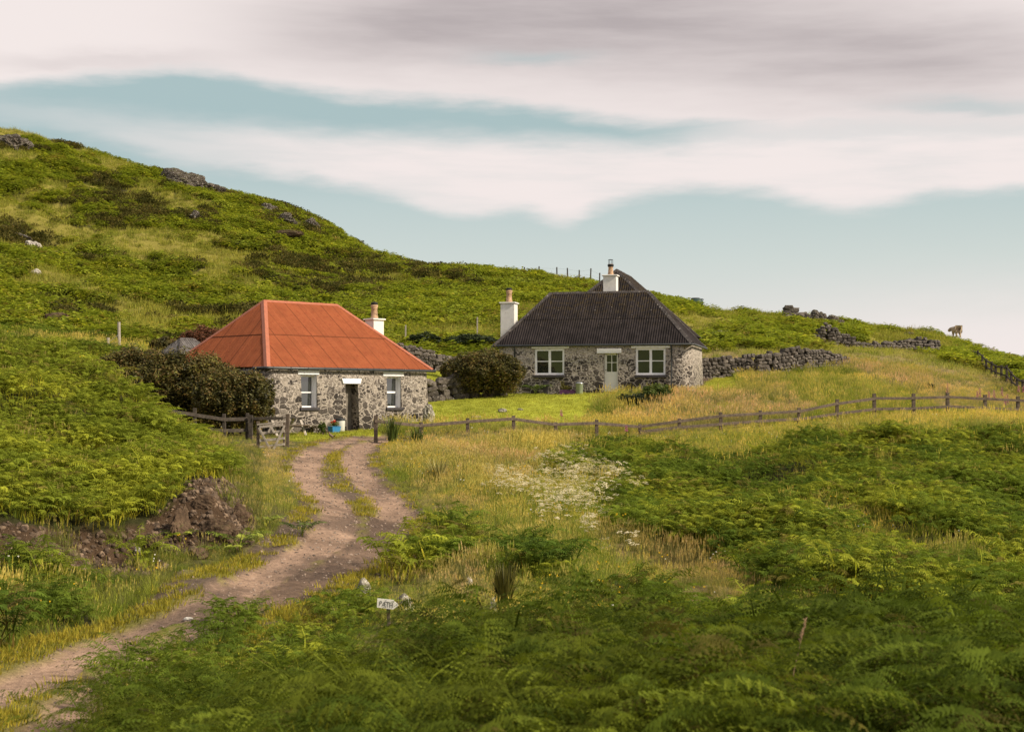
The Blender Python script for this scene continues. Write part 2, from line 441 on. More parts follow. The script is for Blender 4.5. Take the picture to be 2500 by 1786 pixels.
# ------------------------------------------------------------------ zones, in photo pixels of the visible canopy
def inpoly(px, py, poly):
    inside = np.zeros(px.shape, bool); n = len(poly); j = n - 1
    for i in range(n):
        xi, yi = poly[i]; xj, yj = poly[j]
        c = ((yi > py) != (yj > py)) & (px < (xj - xi) * (py - yi) / ((yj - yi) or 1e-9) + xi)
        inside ^= c; j = i
    return inside
KNOLL = [(-700,600),(-100,700),(0,775),(120,820),(225,872),(330,925),(420,990),(500,1055),(560,1120),(600,1185),(430,1195),(370,1250),(330,1320),(240,1300),(0,1270),(-700,1270)]
FACE = [(-700,1265),(0,1270),(240,1290),(330,1290),(400,1190),(560,1180),(635,1265),(570,1330),(400,1375),(300,1395),(0,1390),(-700,1390)]
BR_R = [(1490,1165),(1560,1130),(1650,1120),(1700,1105),(1790,1120),(1880,1090),(1960,1060),(2060,1045),(2150,1035),(2300,1030),(2900,1040),(2900,1600),(2500,1500),(2380,1480),(2250,1450),(2120,1400),(1980,1375),(1860,1340),(1740,1300),(1620,1280),(1540,1240),(1500,1200)]
BR_GAP = [(1930,1180),(2040,1190),(2200,1245),(2330,1260),(2450,1290),(2420,1345),(2300,1335),(2150,1290),(2000,1245)]
BR_S = [[(1375,1070),(1450,1050),(1560,1060),(1640,1085),(1650,1130),(1560,1150),(1440,1130),(1380,1105)],
        [(1000,1250),(1040,1225),(1100,1240),(1105,1285),(1040,1300)],
        [(960,1320),(1020,1290),(1070,1310),(1040,1350),(980,1350)],
        [(1200,1312),(1290,1300),(1380,1345),(1390,1385),(1290,1365)],
        [(1450,1385),(1560,1375),(1640,1430),(1680,1480),(1560,1480),(1470,1430)],
        [(1720,1450),(1900,1450),(2020,1480),(1950,1530),(1780,1510)],
        [(640,1500),(820,1470),(870,1540),(870,1640),(640,1640)],
        [(2000,1490),(2200,1470),(2600,1540),(2600,1640),(2050,1600)]]
LOWER = [(190,1640),(300,1590),(460,1560),(640,1510),(820,1490),(1000,1560),(1300,1560),(1300,1900),(100,1900)]
VERGE = [(-500,1380),(230,1385),(300,1430),(260,1520),(0,1620),(-500,1700)]
H_HEATH = [[(150,440),(260,430),(330,470),(410,510),(380,550),(290,560),(200,520)], [(640,600),(760,610),(840,650),(900,690),(860,730),(740,720),(640,680)],
           [(380,400),(530,395),(560,450),(470,450),(390,430)], [(640,500),(720,505),(790,560),(760,590),(660,545)], [(840,620),(900,630),(900,655),(840,655)],
           [(0,560),(110,560),(120,610),(0,600)], [(110,740),(170,745),(180,790),(120,780)], [(420,510),(520,515),(520,545),(420,540)], [(900,640),(1100,650),(1150,700),(960,690)]]
H_GRASS = [[(300,470),(420,460),(540,500),(520,530),(380,510)], [(0,480),(150,540),(260,560),(600,560),(700,600),(640,660),(760,710),(560,710),(300,640),(180,590),(0,560)],
           [(260,770),(330,755),(440,800),(420,840),(300,850)], [(900,600),(1000,640),(980,660),(880,640)], [(1900,760),(2100,800),(2320,810),(2420,850),(2300,850),(2000,815)],
           [(1680,750),(1850,770),(1900,790),(1760,830),(1600,840),(1640,790)], [(400,840),(960,800),(1230,795),(1230,815),(960,830)]]
H_BRAK = [[(1780,800),(1950,785),(2100,790),(2120,835),(1900,835),(1780,830)], [(2300,830),(2480,870),(2600,930),(2500,905),(2380,860)], [(540,740),(1230,690),(1230,790),(900,790),(600,760)]]
PINK = [[(1640,850),(2400,850),(2900,930),(2900,1000),(2300,990),(2100,900),(1900,890),(1640,930)], [(900,1060),(1450,1030),(1480,1090),(1350,1110),(1200,1230),(1060,1220),(960,1120)],
        [(1480,1000),(1640,950),(1900,930),(2000,1000),(1700,1040),(1500,1060)], [(1050,1330),(1200,1390),(1200,1430),(1000,1400)], [(620,1050),(720,1080),(740,1140),(660,1200),(620,1130)],
        [(1520,1260),(1700,1320),(1900,1380),(2350,1500),(2100,1520),(1700,1430),(1520,1330)]]
FLOW = [(1250,1140),(1330,1110),(1400,1100),(1500,1140),(1560,1180),(1440,1200),(1450,1240),(1530,1270),(1560,1310),(1500,1340),(1420,1290),(1330,1250),(1290,1210),(1200,1190),(1180,1160)]

def zones(px, Y, X, Z):
    """returns type code and colour weights for each sample. 0 none 1 grass 2 bracken 3 heather 4 lawn 5 face"""
    n1 = fbm(X, Y, 2.2, 3, 21) - .5; n2 = fbm(X, Y, 2.2, 3, 22) - .5
    s = F / Y
    n3 = fbm(X, Y, .7, 2, 23) - .5; n4 = fbm(X, Y, .7, 2, 24) - .5; hk = np.clip((Y - 80) / 30, 0, 1)
    qx = px + (n1 * 1.6 + hk * (n1 * 3 + n3 * 5)) * s; qg = HY - F * Z / Y + (n2 * .5 + hk * (n2 * 1.2 + n4 * 2.2)) * s
    qb = qg - 0.55 * s
    n = len(px); T = np.ones(n, int)
    hill = Y > 84
    hf = fbm(X, Y, 9.0, 4, 31) + n3 * hk * .14
    h2 = fbm(X, Y, 5.0, 4, 33)
    T[hill & (hf > 0.44)] = 2
    T[hill & (h2 + n4 * .2 > 0.73) & (px < 1000)] = 3
    for p in H_GRASS: T[hill & inpoly(qx, qg, p) & (hf < .66)] = 1
    for p in H_BRAK: T[hill & inpoly(qx, qg, p)] = 2
    T[hill & inpoly(qx, qg, [(1640,852),(2040,842),(2200,858),(2300,872),(2380,895),(2500,935),(2900,1010),(2900,1100),(1600,1100)])] = 1
    T[hill & inpoly(qx, qg, [(1975,815),(2100,822),(2300,845),(2300,872),(1975,850)])] = 1
    for p in H_HEATH: T[hill & inpoly(qx + n2 * 60, qg + n1 * 30, p) & (fbm(X, Y, 2.6, 3, 35) > .50)] = 3
    mid = (Y <= 84)
    T[mid & (Y > 60) & (px < 560)] = 2
    T[mid & (Y > 62) & (px < 560) & (hf < .5)] = 1
    T[(Y < 50) & (Y > 20) & (inpoly(qx, qb, BR_R) | inpoly(qx, qg, BR_R)) & (qb > 1000)] = 2
    inr = (Y < 66) & inpoly(qx, qb, BR_R); T[inr & (Y > 20)] = 2
    T[(Y < 58) & inpoly(qx, qb, BR_GAP)] = 1
    for p in BR_S: T[(Y < 60) & inpoly(qx, qb, p)] = 2
    low = inpoly(qx, qb, LOWER) & (Y < 24); T[low & (fbm(X, Y, .9, 3, 41) > .46)] = 2
    ver = inpoly(qx, qg, VERGE) & (Y < 26); T[ver & (fbm(X, Y, 1.1, 3, 43) > .52)] = 2
    kn = (Y < 52) & (Y > 23.5) & inpoly(qx, qb, KNOLL) & (px < 640); T[kn] = 2
    T[kn & (np.abs(Y - 44.5 - n1 * 3) < 0.7) & (px > 180)] = 1
    T[(Y < 34) & (Y > 21) & inpoly(qx + n1 * 40, qg, FACE) & (px < 640)] = 5
    ro = HY - F * Z / Y > np.interp(px, [p[0] for p in RUT_R[::-1]], [p[1] for p in RUT_R[::-1]]) + 12
    rgt = (Y < 21) & (px > 170) & (px < 900) & ro; T[rgt & (fbm(X, Y, .7, 3, 45) > .41)] = 2
    T[(Y < 14.3 + n1 * 1.5) & (px > 640 + n2 * 200) & ~((px > 860) & (px < 1005) & (Y > 12.4))] = 2
    T[(Y < 14.3) & (px <= 640) & (T == 2) & (n1 > -.02)] = 1
    # lawn
    gy = HY - F * Z / Y
    lx, ly = local(RO, RA, X, Y)
    lawn = (Y > 61.5) & (Y < 86) & (px > 1000) & (px < 1480 - (gy - 975) * 1.2 + n1 * 60) & (gy > 890)
    lawn |= (Y > 54) & (Y < 63) & (px > 690) & (px < 930) & (ly < 0.4)
    lawn |= (Y > 76) & (Y < 88) & (px > 1700) & (px < 1800) & (gy > 900)
    T[lawn] = 4
    tm = bil(trackm, px, Y); T[(tm > .35)] = 0
    gy_ = HY - F * Z / Y; over = (px > 235) & (px < 640) & (Y < 21) & (gy_ > np.interp(px, [p[0] for p in RUT_R[::-1]], [p[1] for p in RUT_R[::-1]]) + 8 + n1 * 30)
    T[over] = np.where(fbm(X, Y, .6, 3, 46)[over] > .44, 2, 1)
    T[(px > 860) & (px < 1005) & (Y > 12.4) & (Y < 19.4)] = 1
    # inside buildings
    T[(lx > -.1) & (lx < 9.1) & (ly > -.1) & (ly < 8.1)] = 0
    bx, by = local(BO, BA, X, Y)
    T[(bx > 0) & (bx < 10.8) & (by > 0) & (by < 14)] = 0
    pk = np.zeros(n)
    for p in PINK: pk = np.maximum(pk, inpoly(qx, qg - 0.2 * s, p).astype(float))
    return T, pk

# ------------------------------------------------------------------ materials
def new_mat(name):
    m = bpy.data.materials.new(name); m.use_nodes = True
    t = NT(m.node_tree); p = m.node_tree.nodes['Principled BSDF']
    return m, t, p
MAT = {}
def simple(name, c, rough=.7, var=.25, scale=6.0, bump=0.0, metallic=0.0, dirt=None, spec=.3):
    m, t, p = new_mat(name)
    co = t.coords('Object')
    n = t.noise(co, scale, 5.0, .6)
    c = np.array(c)
    a = tuple(c * (1 - var)) + (1,); b = tuple(np.minimum(c * (1 + var), 1)) + (1,)
    col = t.mix(t.rng(n, .3, .7), a, b)
    if dirt:
        n2 = t.noise(co, dirt[1], 6.0, .65)
        col = t.mix(t.m('MULTIPLY', t.rng(n2, dirt[2], dirt[2] + .15), dirt[3]), col, (*dirt[0], 1))
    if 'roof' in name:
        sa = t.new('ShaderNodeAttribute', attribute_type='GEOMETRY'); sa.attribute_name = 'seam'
        col = t.mix(t.m('MULTIPLY', sa.outputs['Fac'], .75), col, tuple(c * .28) + (1,))  # overlap shadow painted in: colour darkened along sheet seams and laps
    t.put(p.inputs['Base Color'], col); p.inputs['Roughness'].default_value = rough
    p.inputs['Metallic'].default_value = metallic
    p.inputs['Specular IOR Level'].default_value = spec
    if bump: t.put(p.inputs['Normal'], t.bump(t.noise(co, scale * 4, 4.0, .6), bump, .02))
    MAT[name] = m; return m

def foliage_mat(name, trans=.42, var=.55, rough=.55):
    m, t, p = new_mat(name)
    at_ = t.new('ShaderNodeAttribute', attribute_type='INSTANCER'); at_.attribute_name = 'tint'
    av = t.new('ShaderNodeAttribute', attribute_type='GEOMETRY'); av.attribute_name = 'lv'
    f = t.rng(av.outputs['Fac'], 0, 1, 1 - var, 1 + var, smooth=False)
    col = t.vm('SCALE', at_.outputs['Color'], scale=f)
    # part of the leaves lean to yellow-brown
    yel = t.rng(av.outputs['Fac'], .82, 1.0, 0, .55)
    col = t.mix(yel, col, t.vm('MULTIPLY', col, (1.45, 1.0, 1.0)))
    t.put(p.inputs['Base Color'], col); p.inputs['Roughness'].default_value = .85
    p.inputs['Specular IOR Level'].default_value = .06
    tr = t.new('ShaderNodeBsdfTranslucent'); t.put(tr.inputs[0], t.vm('MULTIPLY', col, (1.12, 1.12, .75)))
    mx = t.new('ShaderNodeMixShader'); mx.inputs[0].default_value = trans
    t.l.new(p.outputs[0], mx.inputs[1]); t.l.new(tr.outputs[0], mx.inputs[2])
    t.l.new(mx.outputs[0], m.node_tree.nodes['Material Output'].inputs[0])
    MAT[name] = m; return m
foliage_mat('leaf')

def leaf_solid(name, cols, trans=.25, scale=2.0):
    """leaves of one shrub: colour varies per leaf and across the crown"""
    m, t, p = new_mat(name)
    av = t.new('ShaderNodeAttribute', attribute_type='GEOMETRY'); av.attribute_name = 'lv'
    n = t.noise(t.coords('Object'), scale, 3.0, .6)
    fac = t.m('ADD', t.m('MULTIPLY', av.outputs['Fac'], .55), t.m('MULTIPLY', t.rng(n, .3, .7), .45))
    r = t.new('ShaderNodeValToRGB'); t.l.new(fac, r.inputs[0]); cr = r.color_ramp
    cr.elements[0].color = (*cols[0], 1); cr.elements[1].color = (*cols[-1], 1); cr.elements[0].position = .1; cr.elements[1].position = .92
    for i, c in enumerate(cols[1:-1]):
        e = cr.elements.new((i + 1) / (len(cols) - 1)); e.color = (*c, 1)
    t.put(p.inputs['Base Color'], r.outputs[0]); p.inputs['Roughness'].default_value = .55
    p.inputs['Specular IOR Level'].default_value = .25
    tr = t.new('ShaderNodeBsdfTranslucent'); t.l.new(r.outputs[0], tr.inputs[0])
    mx = t.new('ShaderNodeMixShader'); mx.inputs[0].default_value = trans
    t.l.new(p.outputs[0], mx.inputs[1]); t.l.new(tr.outputs[0], mx.inputs[2])
    t.l.new(mx.outputs[0], m.node_tree.nodes['Material Output'].inputs[0])
    MAT[name] = m; return m

def ground_mat():
    m, t, p = new_mat('ground')
    a = t.new('ShaderNodeAttribute', attribute_type='GEOMETRY'); a.attribute_name = 'soil'
    geo = t.new('ShaderNodeNewGeometry').outputs['Position']
    n = t.noise(geo, 9.0, 6.0, .65); n2 = t.noise(geo, 60.0, 4.0, .6)
    f = t.m('ADD', t.m('MULTIPLY', n, .8), t.m('MULTIPLY', n2, .7))
    col = t.vm('SCALE', a.outputs['Color'], scale=t.rng(f, .50, 1.0, .50, 1.50, smooth=False))
    t.put(p.inputs['Base Color'], col); p.inputs['Roughness'].default_value = .95
    p.inputs['Specular IOR Level'].default_value = .1
    h = t.m('ADD', t.m('MULTIPLY', n, 1.0), t.m('MULTIPLY', n2, .35))
    t.put(p.inputs['Normal'], t.bump(h, .9, .06))
    MAT['ground'] = m
ground_mat()

def rubble_mat(name, stone=((.028,.024,.022),(.080,.068,.060),(.19,.165,.145)), mortar=(.36,.315,.275), lime=.5, sx=1.0, scale=2.55, ztop=2.4, base_dark=True):
    m, t, p = new_mat(name)
    co = t.coords('Object'); X, Yy, Z = t.xyz(co)[:3]
    warp = t.noise(co, 2.2, 2.0, .5, col=True)
    wv = t.vm('ADD', co, t.vm('SCALE', t.vm('SUBTRACT', warp, (.5, .5, .5)), scale=.22))
    fine = t.noise(co, 14.0, 3.0, .6, col=True)
    wv = t.vm('ADD', wv, t.vm('SCALE', t.vm('SUBTRACT', fine, (.5, .5, .5)), scale=.035))
    v = t.vm('MULTIPLY', wv, (1.0, 1.0, 1.55))
    e1 = t.vor(v, scale, 'DISTANCE_TO_EDGE', 'Distance', .82)
    cc = t.vor(v, scale, 'F1', 'Color', .82)
    e2 = t.vor(v, scale * 1.9, 'DISTANCE_TO_EDGE', 'Distance', .9)
    c2 = t.vor(v, scale * 1.9, 'F1', 'Color', .9)
    big = t.xyz(cc)[0]
    split = t.m('GREATER_THAN', big, .52)      # some blocks are split into small ones
    d = t.m('ADD', t.m('MULTIPLY', e1, t.m('SUBTRACT', 1.0, split)), t.m('MULTIPLY', t.m('MINIMUM', e1, t.m('MULTIPLY', e2, .6)), split))
    rnd = t.m('ADD', t.m('MULTIPLY', t.xyz(cc)[1], t.m('SUBTRACT', 1.0, split)), t.m('MULTIPLY', t.xyz(c2)[1], split))
    # joints are wider and paler higher up
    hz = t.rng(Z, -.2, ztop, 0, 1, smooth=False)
    wj = t.m('ADD', .026, t.m('MULTIPLY', hz, .042))
    joint = t.m('SUBTRACT', 1.0, t.rng(t.m('DIVIDE', d, wj), .55, 1.35))
    r = t.new('ShaderNodeValToRGB'); t.l.new(rnd, r.inputs[0]); cr = r.color_ramp
    cr.elements[0].color = (*stone[0], 1); cr.elements[1].color = (*stone[2], 1)
    e = cr.elements.new(.5); e.color = (*stone[1], 1)
    g = t.noise(co, 26.0, 5.0, .7)
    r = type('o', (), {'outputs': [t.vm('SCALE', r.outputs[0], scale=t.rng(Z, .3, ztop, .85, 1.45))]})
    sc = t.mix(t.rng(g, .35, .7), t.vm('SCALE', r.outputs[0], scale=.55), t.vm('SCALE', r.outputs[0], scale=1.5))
    # flakes of old limewash
    lw = t.noise(co, 9.0, 5.0, .7)
    thr = t.m('SUBTRACT', .68, t.m('MULTIPLY', hz, .17 * lime * 2))
    fl = t.rng(t.m('SUBTRACT', lw, thr), 0, .06)
    sc = t.mix(t.m('MULTIPLY', fl, .85), sc, (.50, .45, .41, 1))
    mo = t.mix(t.rng(t.noise(co, 11.0, 4.0, .6), .3, .7), tuple(.62 * x for x in mortar) + (1,), tuple(1.15 * x for x in mortar) + (1,))
    col = t.mix(joint, sc, mo)
    t.put(p.inputs['Base Color'], col); p.inputs['Roughness'].default_value = .92
    p.inputs['Specular IOR Level'].default_value = .15
    h = t.m('ADD', t.rng(d, .02, .12), t.m('MULTIPLY', g, .3))
    t.put(p.inputs['Normal'], t.bump(h, .7, .035))
    MAT[name] = m; return m

def rock_mat(name, c0=(.045,.038,.034), c1=(.14,.12,.105), lich=(.48,.45,.42), lthr=.60, moss=None):
    m, t, p = new_mat(name)
    co = t.new('ShaderNodeNewGeometry').outputs['Position']
    av = t.new('ShaderNodeAttribute', attribute_type='GEOMETRY'); av.attribute_name = 'lv'
    n = t.noise(co, 5.0, 6.0, .7); n2 = t.noise(co, 13.0, 5.0, .65)
    col = t.mix(t.rng(n, .3, .7), (*c0, 1), (*c1, 1))
    col = t.vm('SCALE', col, scale=t.rng(av.outputs['Fac'], 0, 1, .6, 1.5, smooth=False))
    col = t.mix(t.m('MULTIPLY', t.rng(n2, lthr, lthr + .07), .9), col, (*lich, 1))
    if moss:
        nz = t.xyz(t.new('ShaderNodeNewGeometry').outputs['Normal'])[2]
        col = t.mix(t.m('MULTIPLY', t.rng(nz, .45, .9), t.rng(n, .4, .6)), col, (*moss, 1))
    t.put(p.inputs['Base Color'], col); p.inputs['Roughness'].default_value = .9
    p.inputs['Specular IOR Level'].default_value = .2
    t.put(p.inputs['Normal'], t.bump(t.m('ADD', n, t.m('MULTIPLY', n2, .5)), .8, .05))
    MAT[name] = m; return m

rubble_mat('rubble_low', lime=.55)
rubble_mat('rubble_far', scale=2.3, lime=.70, ztop=2.7, mortar=(.43,.38,.335))
rock_mat('drystone'); rock_mat('outcrop', (.024,.018,.014), (.085,.066,.052), lthr=.55, moss=(.06,.065,.016)); rock_mat('palestone', (.25,.22,.19), (.5,.46,.42), (.6,.57,.53), .5)
rock_mat('lichenstone', (.10,.09,.07), (.30,.27,.22), (.50,.47,.42), .5, moss=(.10,.11,.03))
rock_mat('bankrock', (.045,.029,.019), (.15,.098,.064), (.24,.20,.17), .66, moss=(.07,.075,.02))
simple('red_roof', (.270,.078,.032), .75, .11, 1.2, dirt=((.21,.048,.023), 6.0, .5, .5), spec=.12)
simple('red_cap', (.37,.125,.072), .6, .10, 5.0, dirt=((.42,.09,.05), 7.0, .58, .5))
def dark_roof_mat():
    m, t, p = new_mat('dark_roof')
    co = t.coords('Object'); Z = t.xyz(co)[2]
    n = t.noise(co, 1.6, 5.0, .6); n2 = t.noise(co, 11.0, 5.0, .7); n3 = t.noise(co, 4.0, 6.0, .7)
    col = t.mix(t.rng(n, .3, .7), (.015, .012, .0125, 1), (.031, .025, .026, 1))
    top = t.rng(Z, 3.2, 5.9)
    col = t.mix(t.m('MULTIPLY', t.m('MULTIPLY', t.rng(n3, .45, .62), top), .65), col, (.055, .038, .014, 1))   # ochre lichen near the ridge
    col = t.mix(t.m('MULTIPLY', t.rng(n2, .64, .68), t.rng(Z, 2.8, 5.0, .25, .9)), col, (.26, .24, .22, 1))
    col = t.mix(t.rng(t.noise(t.vm('MULTIPLY', co, (1, 1, 1)), 2.3, 4.0, .7), .70, .74), col, (.010, .009, .009, 1))
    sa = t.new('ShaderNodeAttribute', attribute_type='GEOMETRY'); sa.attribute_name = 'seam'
    col = t.mix(t.m('MULTIPLY', sa.outputs['Fac'], .6), col, (.010, .008, .008, 1))  # seam and lap lines darkened in the colour as shadow of overlapping sheets
    t.put(p.inputs['Base Color'], col); p.inputs['Roughness'].default_value = .85
    p.inputs['Specular IOR Level'].default_value = .12
    MAT['dark_roof'] = m
dark_roof_mat()
simple('dark_cap', (.055,.047,.046), .85, .35, 5.0, dirt=((.36,.33,.30), 6.0, .56, .8))
simple('grey_roof', (.11,.10,.10), .85, .3, 5.0, dirt=((.30,.28,.26), 5.0, .54, .7))
simple('white_paint', (.83,.83,.87), .6, .05, 4.0, dirt=((.45,.42,.38), 12.0, .66, .4))
simple('white_render', (.74,.72,.70), .85, .06, 4.0, bump=.3, dirt=((.42,.38,.34), 5.0, .58, .5))
simple('door_paint', (.74,.73,.69), .5, .03, 3.0)
simple('slate_sill', (.045,.040,.045), .6, .2, 6.0)
simple('gutter', (.030,.033,.036), .4, .2, 6.0, spec=.5)
simple('clay_pot', (.46,.30,.19), .8, .2, 8.0, dirt=((.16,.10,.07), 6.0, .5, .8))
simple('soot', (.015,.014,.014), .7, .2, 8.0)
simple('weathered_wood', (.115,.088,.068), .9, .35, 9.0, bump=.5, dirt=((.05,.04,.032), 7.0, .52, .7))
simple('grey_wood', (.36,.32,.28), .9, .3, 9.0, bump=.5, dirt=((.10,.08,.07), 9.0, .55, .8))
simple('dark_wood', (.055,.045,.037), .9, .35, 9.0, bump=.5, dirt=((.22,.20,.17), 9.0, .6, .5))
simple('blue_plastic', (.035,.19,.42), .45, .08, 5.0)
simple('purple_trough', (.15,.055,.17), .6, .2, 8.0)
simple('white_plastic', (.62,.62,.60), .4, .05, 5.0)
simple('black_plastic', (.03,.033,.038), .4, .2, 5.0)
simple('sage_metal', (.26,.30,.22), .45, .12, 5.0, metallic=.2)
simple('galv', (.35,.36,.37), .35, .15, 8.0, metallic=.7)
simple('green_tank', (.030,.060,.050), .45, .15, 4.0)
simple('sign_white', (.72,.70,.66), .6, .05, 20.0, dirt=((.35,.33,.30), 30.0, .62, .5))
simple('ink', (.03,.028,.03), .7, .1, 8.0)
simple('cow_hair', (.46,.36,.26), .9, .35, 5.0, bump=.5, dirt=((.20,.12,.07), 3.0, .50, .8))
simple('cow_dark', (.10,.055,.035), .9, .3, 5.0)
simple('foxglove', (.42,.06,.24), .6, .3, 20.0)
simple('stem_green', (.10,.14,.035), .7, .3, 10.0)
simple('iris_yellow', (.75,.52,.02), .6, .2, 10.0)
simple('flower_red', (.45,.05,.03), .6, .3, 10.0)
simple('fur', (.17,.12,.085), .95, .4, 25.0, dirt=((.36,.30,.25), 14.0, .5, .8))
simple('bark', (.09,.07,.05), .9, .3, 9.0)
simple('seed_head', (.42,.27,.17), .9, .3, 9.0)
def glass_mat():
    m, t, p = new_mat('window_glass')
    p.inputs['Base Color'].default_value = (.016, .02, .016, 1); p.inputs['Roughness'].default_value = .04
    p.inputs['IOR'].default_value = 2.1; p.inputs['Specular IOR Level'].default_value = .7
    n = t.noise(t.coords('Object'), 1.2, 1.0, .5); t.put(p.inputs['Normal'], t.bump(n, .15, .02))
    MAT['glass'] = m
glass_mat()

# ------------------------------------------------------------------ ground meshes
def build_ground():
    X = XG.ravel(); Y = YG.ravel(); Z = Zg.ravel(); px = np.tile(PXG, NR)
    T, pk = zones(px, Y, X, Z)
    n = len(X)
    base = np.zeros((n, 3))
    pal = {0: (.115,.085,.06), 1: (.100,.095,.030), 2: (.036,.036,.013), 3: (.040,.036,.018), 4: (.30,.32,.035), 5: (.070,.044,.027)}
    for k, c in pal.items(): base[T == k] = c
    hillg = (T == 1) & (Y > 60); base[hillg] = (.20,.175,.04)
    base[(T == 1) & (pk > 0)] = (.20,.155,.065)
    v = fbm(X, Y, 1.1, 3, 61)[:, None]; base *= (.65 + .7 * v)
    # track colours: pale rosy dust in the ruts, dark earth beside, yellow-green strip between
    rm = rutm.ravel()[:, None]; bm = both.ravel()[:, None]
    d = fbm(X, Y, .8, 4, 62)[:, None]; e = fbm(X, Y, .45, 3, 63)[:, None]
    strip = np.where(e > np.where(Y[:, None] < 21.5, .30, .50), np.array([[.17,.155,.04]]), np.array([[.12,.088,.066]]))
    g2 = fbm(X, Y, .22, 3, 66)[:, None]
    rut = np.array([[.335,.226,.165]]) * (.55 + .75 * d) * (.8 + .4 * g2)
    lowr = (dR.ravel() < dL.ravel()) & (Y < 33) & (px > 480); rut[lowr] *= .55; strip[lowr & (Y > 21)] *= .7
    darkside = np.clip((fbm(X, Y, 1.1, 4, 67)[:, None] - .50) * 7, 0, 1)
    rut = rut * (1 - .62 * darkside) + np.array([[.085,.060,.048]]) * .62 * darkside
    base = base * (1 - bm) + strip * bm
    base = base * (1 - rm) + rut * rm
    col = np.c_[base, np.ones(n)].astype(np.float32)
    # faces
    i, j = np.meshgrid(np.arange(NR - 1), np.arange(NCx - 1), indexing='ij')
    a = (i * NCx + j).ravel()
    Q = np.c_[a, a + 1, a + NCx + 1, a + NCx]
    V = np.c_[X, Y, Z]
    fy = Y[a]; ft = T[a]; tk = trackm.ravel()[a] > .5
    lab = np.where(fy > 84, 'hillside', 'ground').astype(object)
    lab[ft == 4] = 'lawn'; lab[tk] = 'track'
    for nm, kind_label in (('ground', None), ('track', None), ('lawn', None), ('hillside', None)):
        q = Q[lab == nm]; used, inv = np.unique(q, return_inverse=True)
        me = mkmesh(nm, V[used], inv.reshape(q.shape).astype(np.int32), MAT['ground'], True)
        at_ = me.attributes.new('soil', 'FLOAT_COLOR', 'POINT'); at_.data.foreach_set('color', col[used].ravel())
        o = bpy.data.objects.new(nm, me); COL.objects.link(o); tag(o, kind='structure')
    # land behind and beside the camera: a rising slope
    na, nr_ = 90, 60; rr = np.exp(np.linspace(math.log(1.9), math.log(420), nr_)); aa = np.linspace(radians(47.5), radians(360 - 33), na)
    Rr, Aa = np.meshgrid(rr, aa, indexing='ij'); Xb = Rr * np.sin(Aa); Yb = Rr * np.cos(Aa)
    back = np.clip(-np.cos(Aa) * 1.4 - .15, 0, 1)
    Zb = -1.68 + np.clip(Rr - 6, 0, None) * (.21 * back * np.clip(1.1 - Rr / 420, .2, 1)) + (fbm(Xb, Yb, 12, 4, 11) - .5) * np.clip(Rr / 40, 0, 5)
    side = np.clip(1 - back * 2.0, 0, 1); Zb = Zb - side * np.clip(Rr - 8, 0, 140) * .03
    Fb = np.array([(i*na+j, (i+1)*na+j, (i+1)*na+j+1, i*na+j+1) for i in range(nr_-1) for j in range(na-1)])
    cb = np.array([.085, .10, .028]) * (.6 + .8 * fbm(Xb, Yb, 6, 4, 12)).ravel()[:, None]
    me = mkmesh('hill', np.c_[Xb.ravel(), Yb.ravel(), Zb.ravel()], Fb, MAT['ground'], True)
    a_ = me.attributes.new('soil', 'FLOAT_COLOR', 'POINT'); a_.data.foreach_set('color', np.c_[cb, np.ones(len(cb))].astype(np.float32).ravel())
    o = bpy.data.objects.new('hill', me); COL.objects.link(o); tag(o, kind='structure')
    # sea far below and beyond the hills, and land behind the camera
    m, t, p = new_mat('sea'); p.inputs['Base Color'].default_value = (.05,.08,.085,1); p.inputs['Roughness'].default_value = .25
    t.put(p.inputs['Normal'], t.bump(t.noise(t.coords('Object'), .05, 5.0), .6, 1.0))
    b = B(); N = 48; R = 9000.0
    b.add([(0, 0, -32)] + [(R*cos(2*pi*k/N), R*sin(2*pi*k/N), -32) for k in range(N)], [(0, 1+k, 1+(k+1) % N) for k in range(N)])
    tag(b.obj('water', m), kind='structure')
build_ground()

# ------------------------------------------------------------------ instanced vegetation
PROTO = {}
def proto_coll(name, meshes):
    c = bpy.data.collections.new(name)
    for i, me in enumerate(meshes):
        o = bpy.data.objects.new('%s_%02d' % (name, i), me); c.objects.link(o)
    PROTO[name] = (c, len(meshes)); return c

def set_lv(me, vals):
    a = me.attributes.new('lv', 'FLOAT', 'POINT'); a.data.foreach_set('value', np.asarray(vals, np.float32))

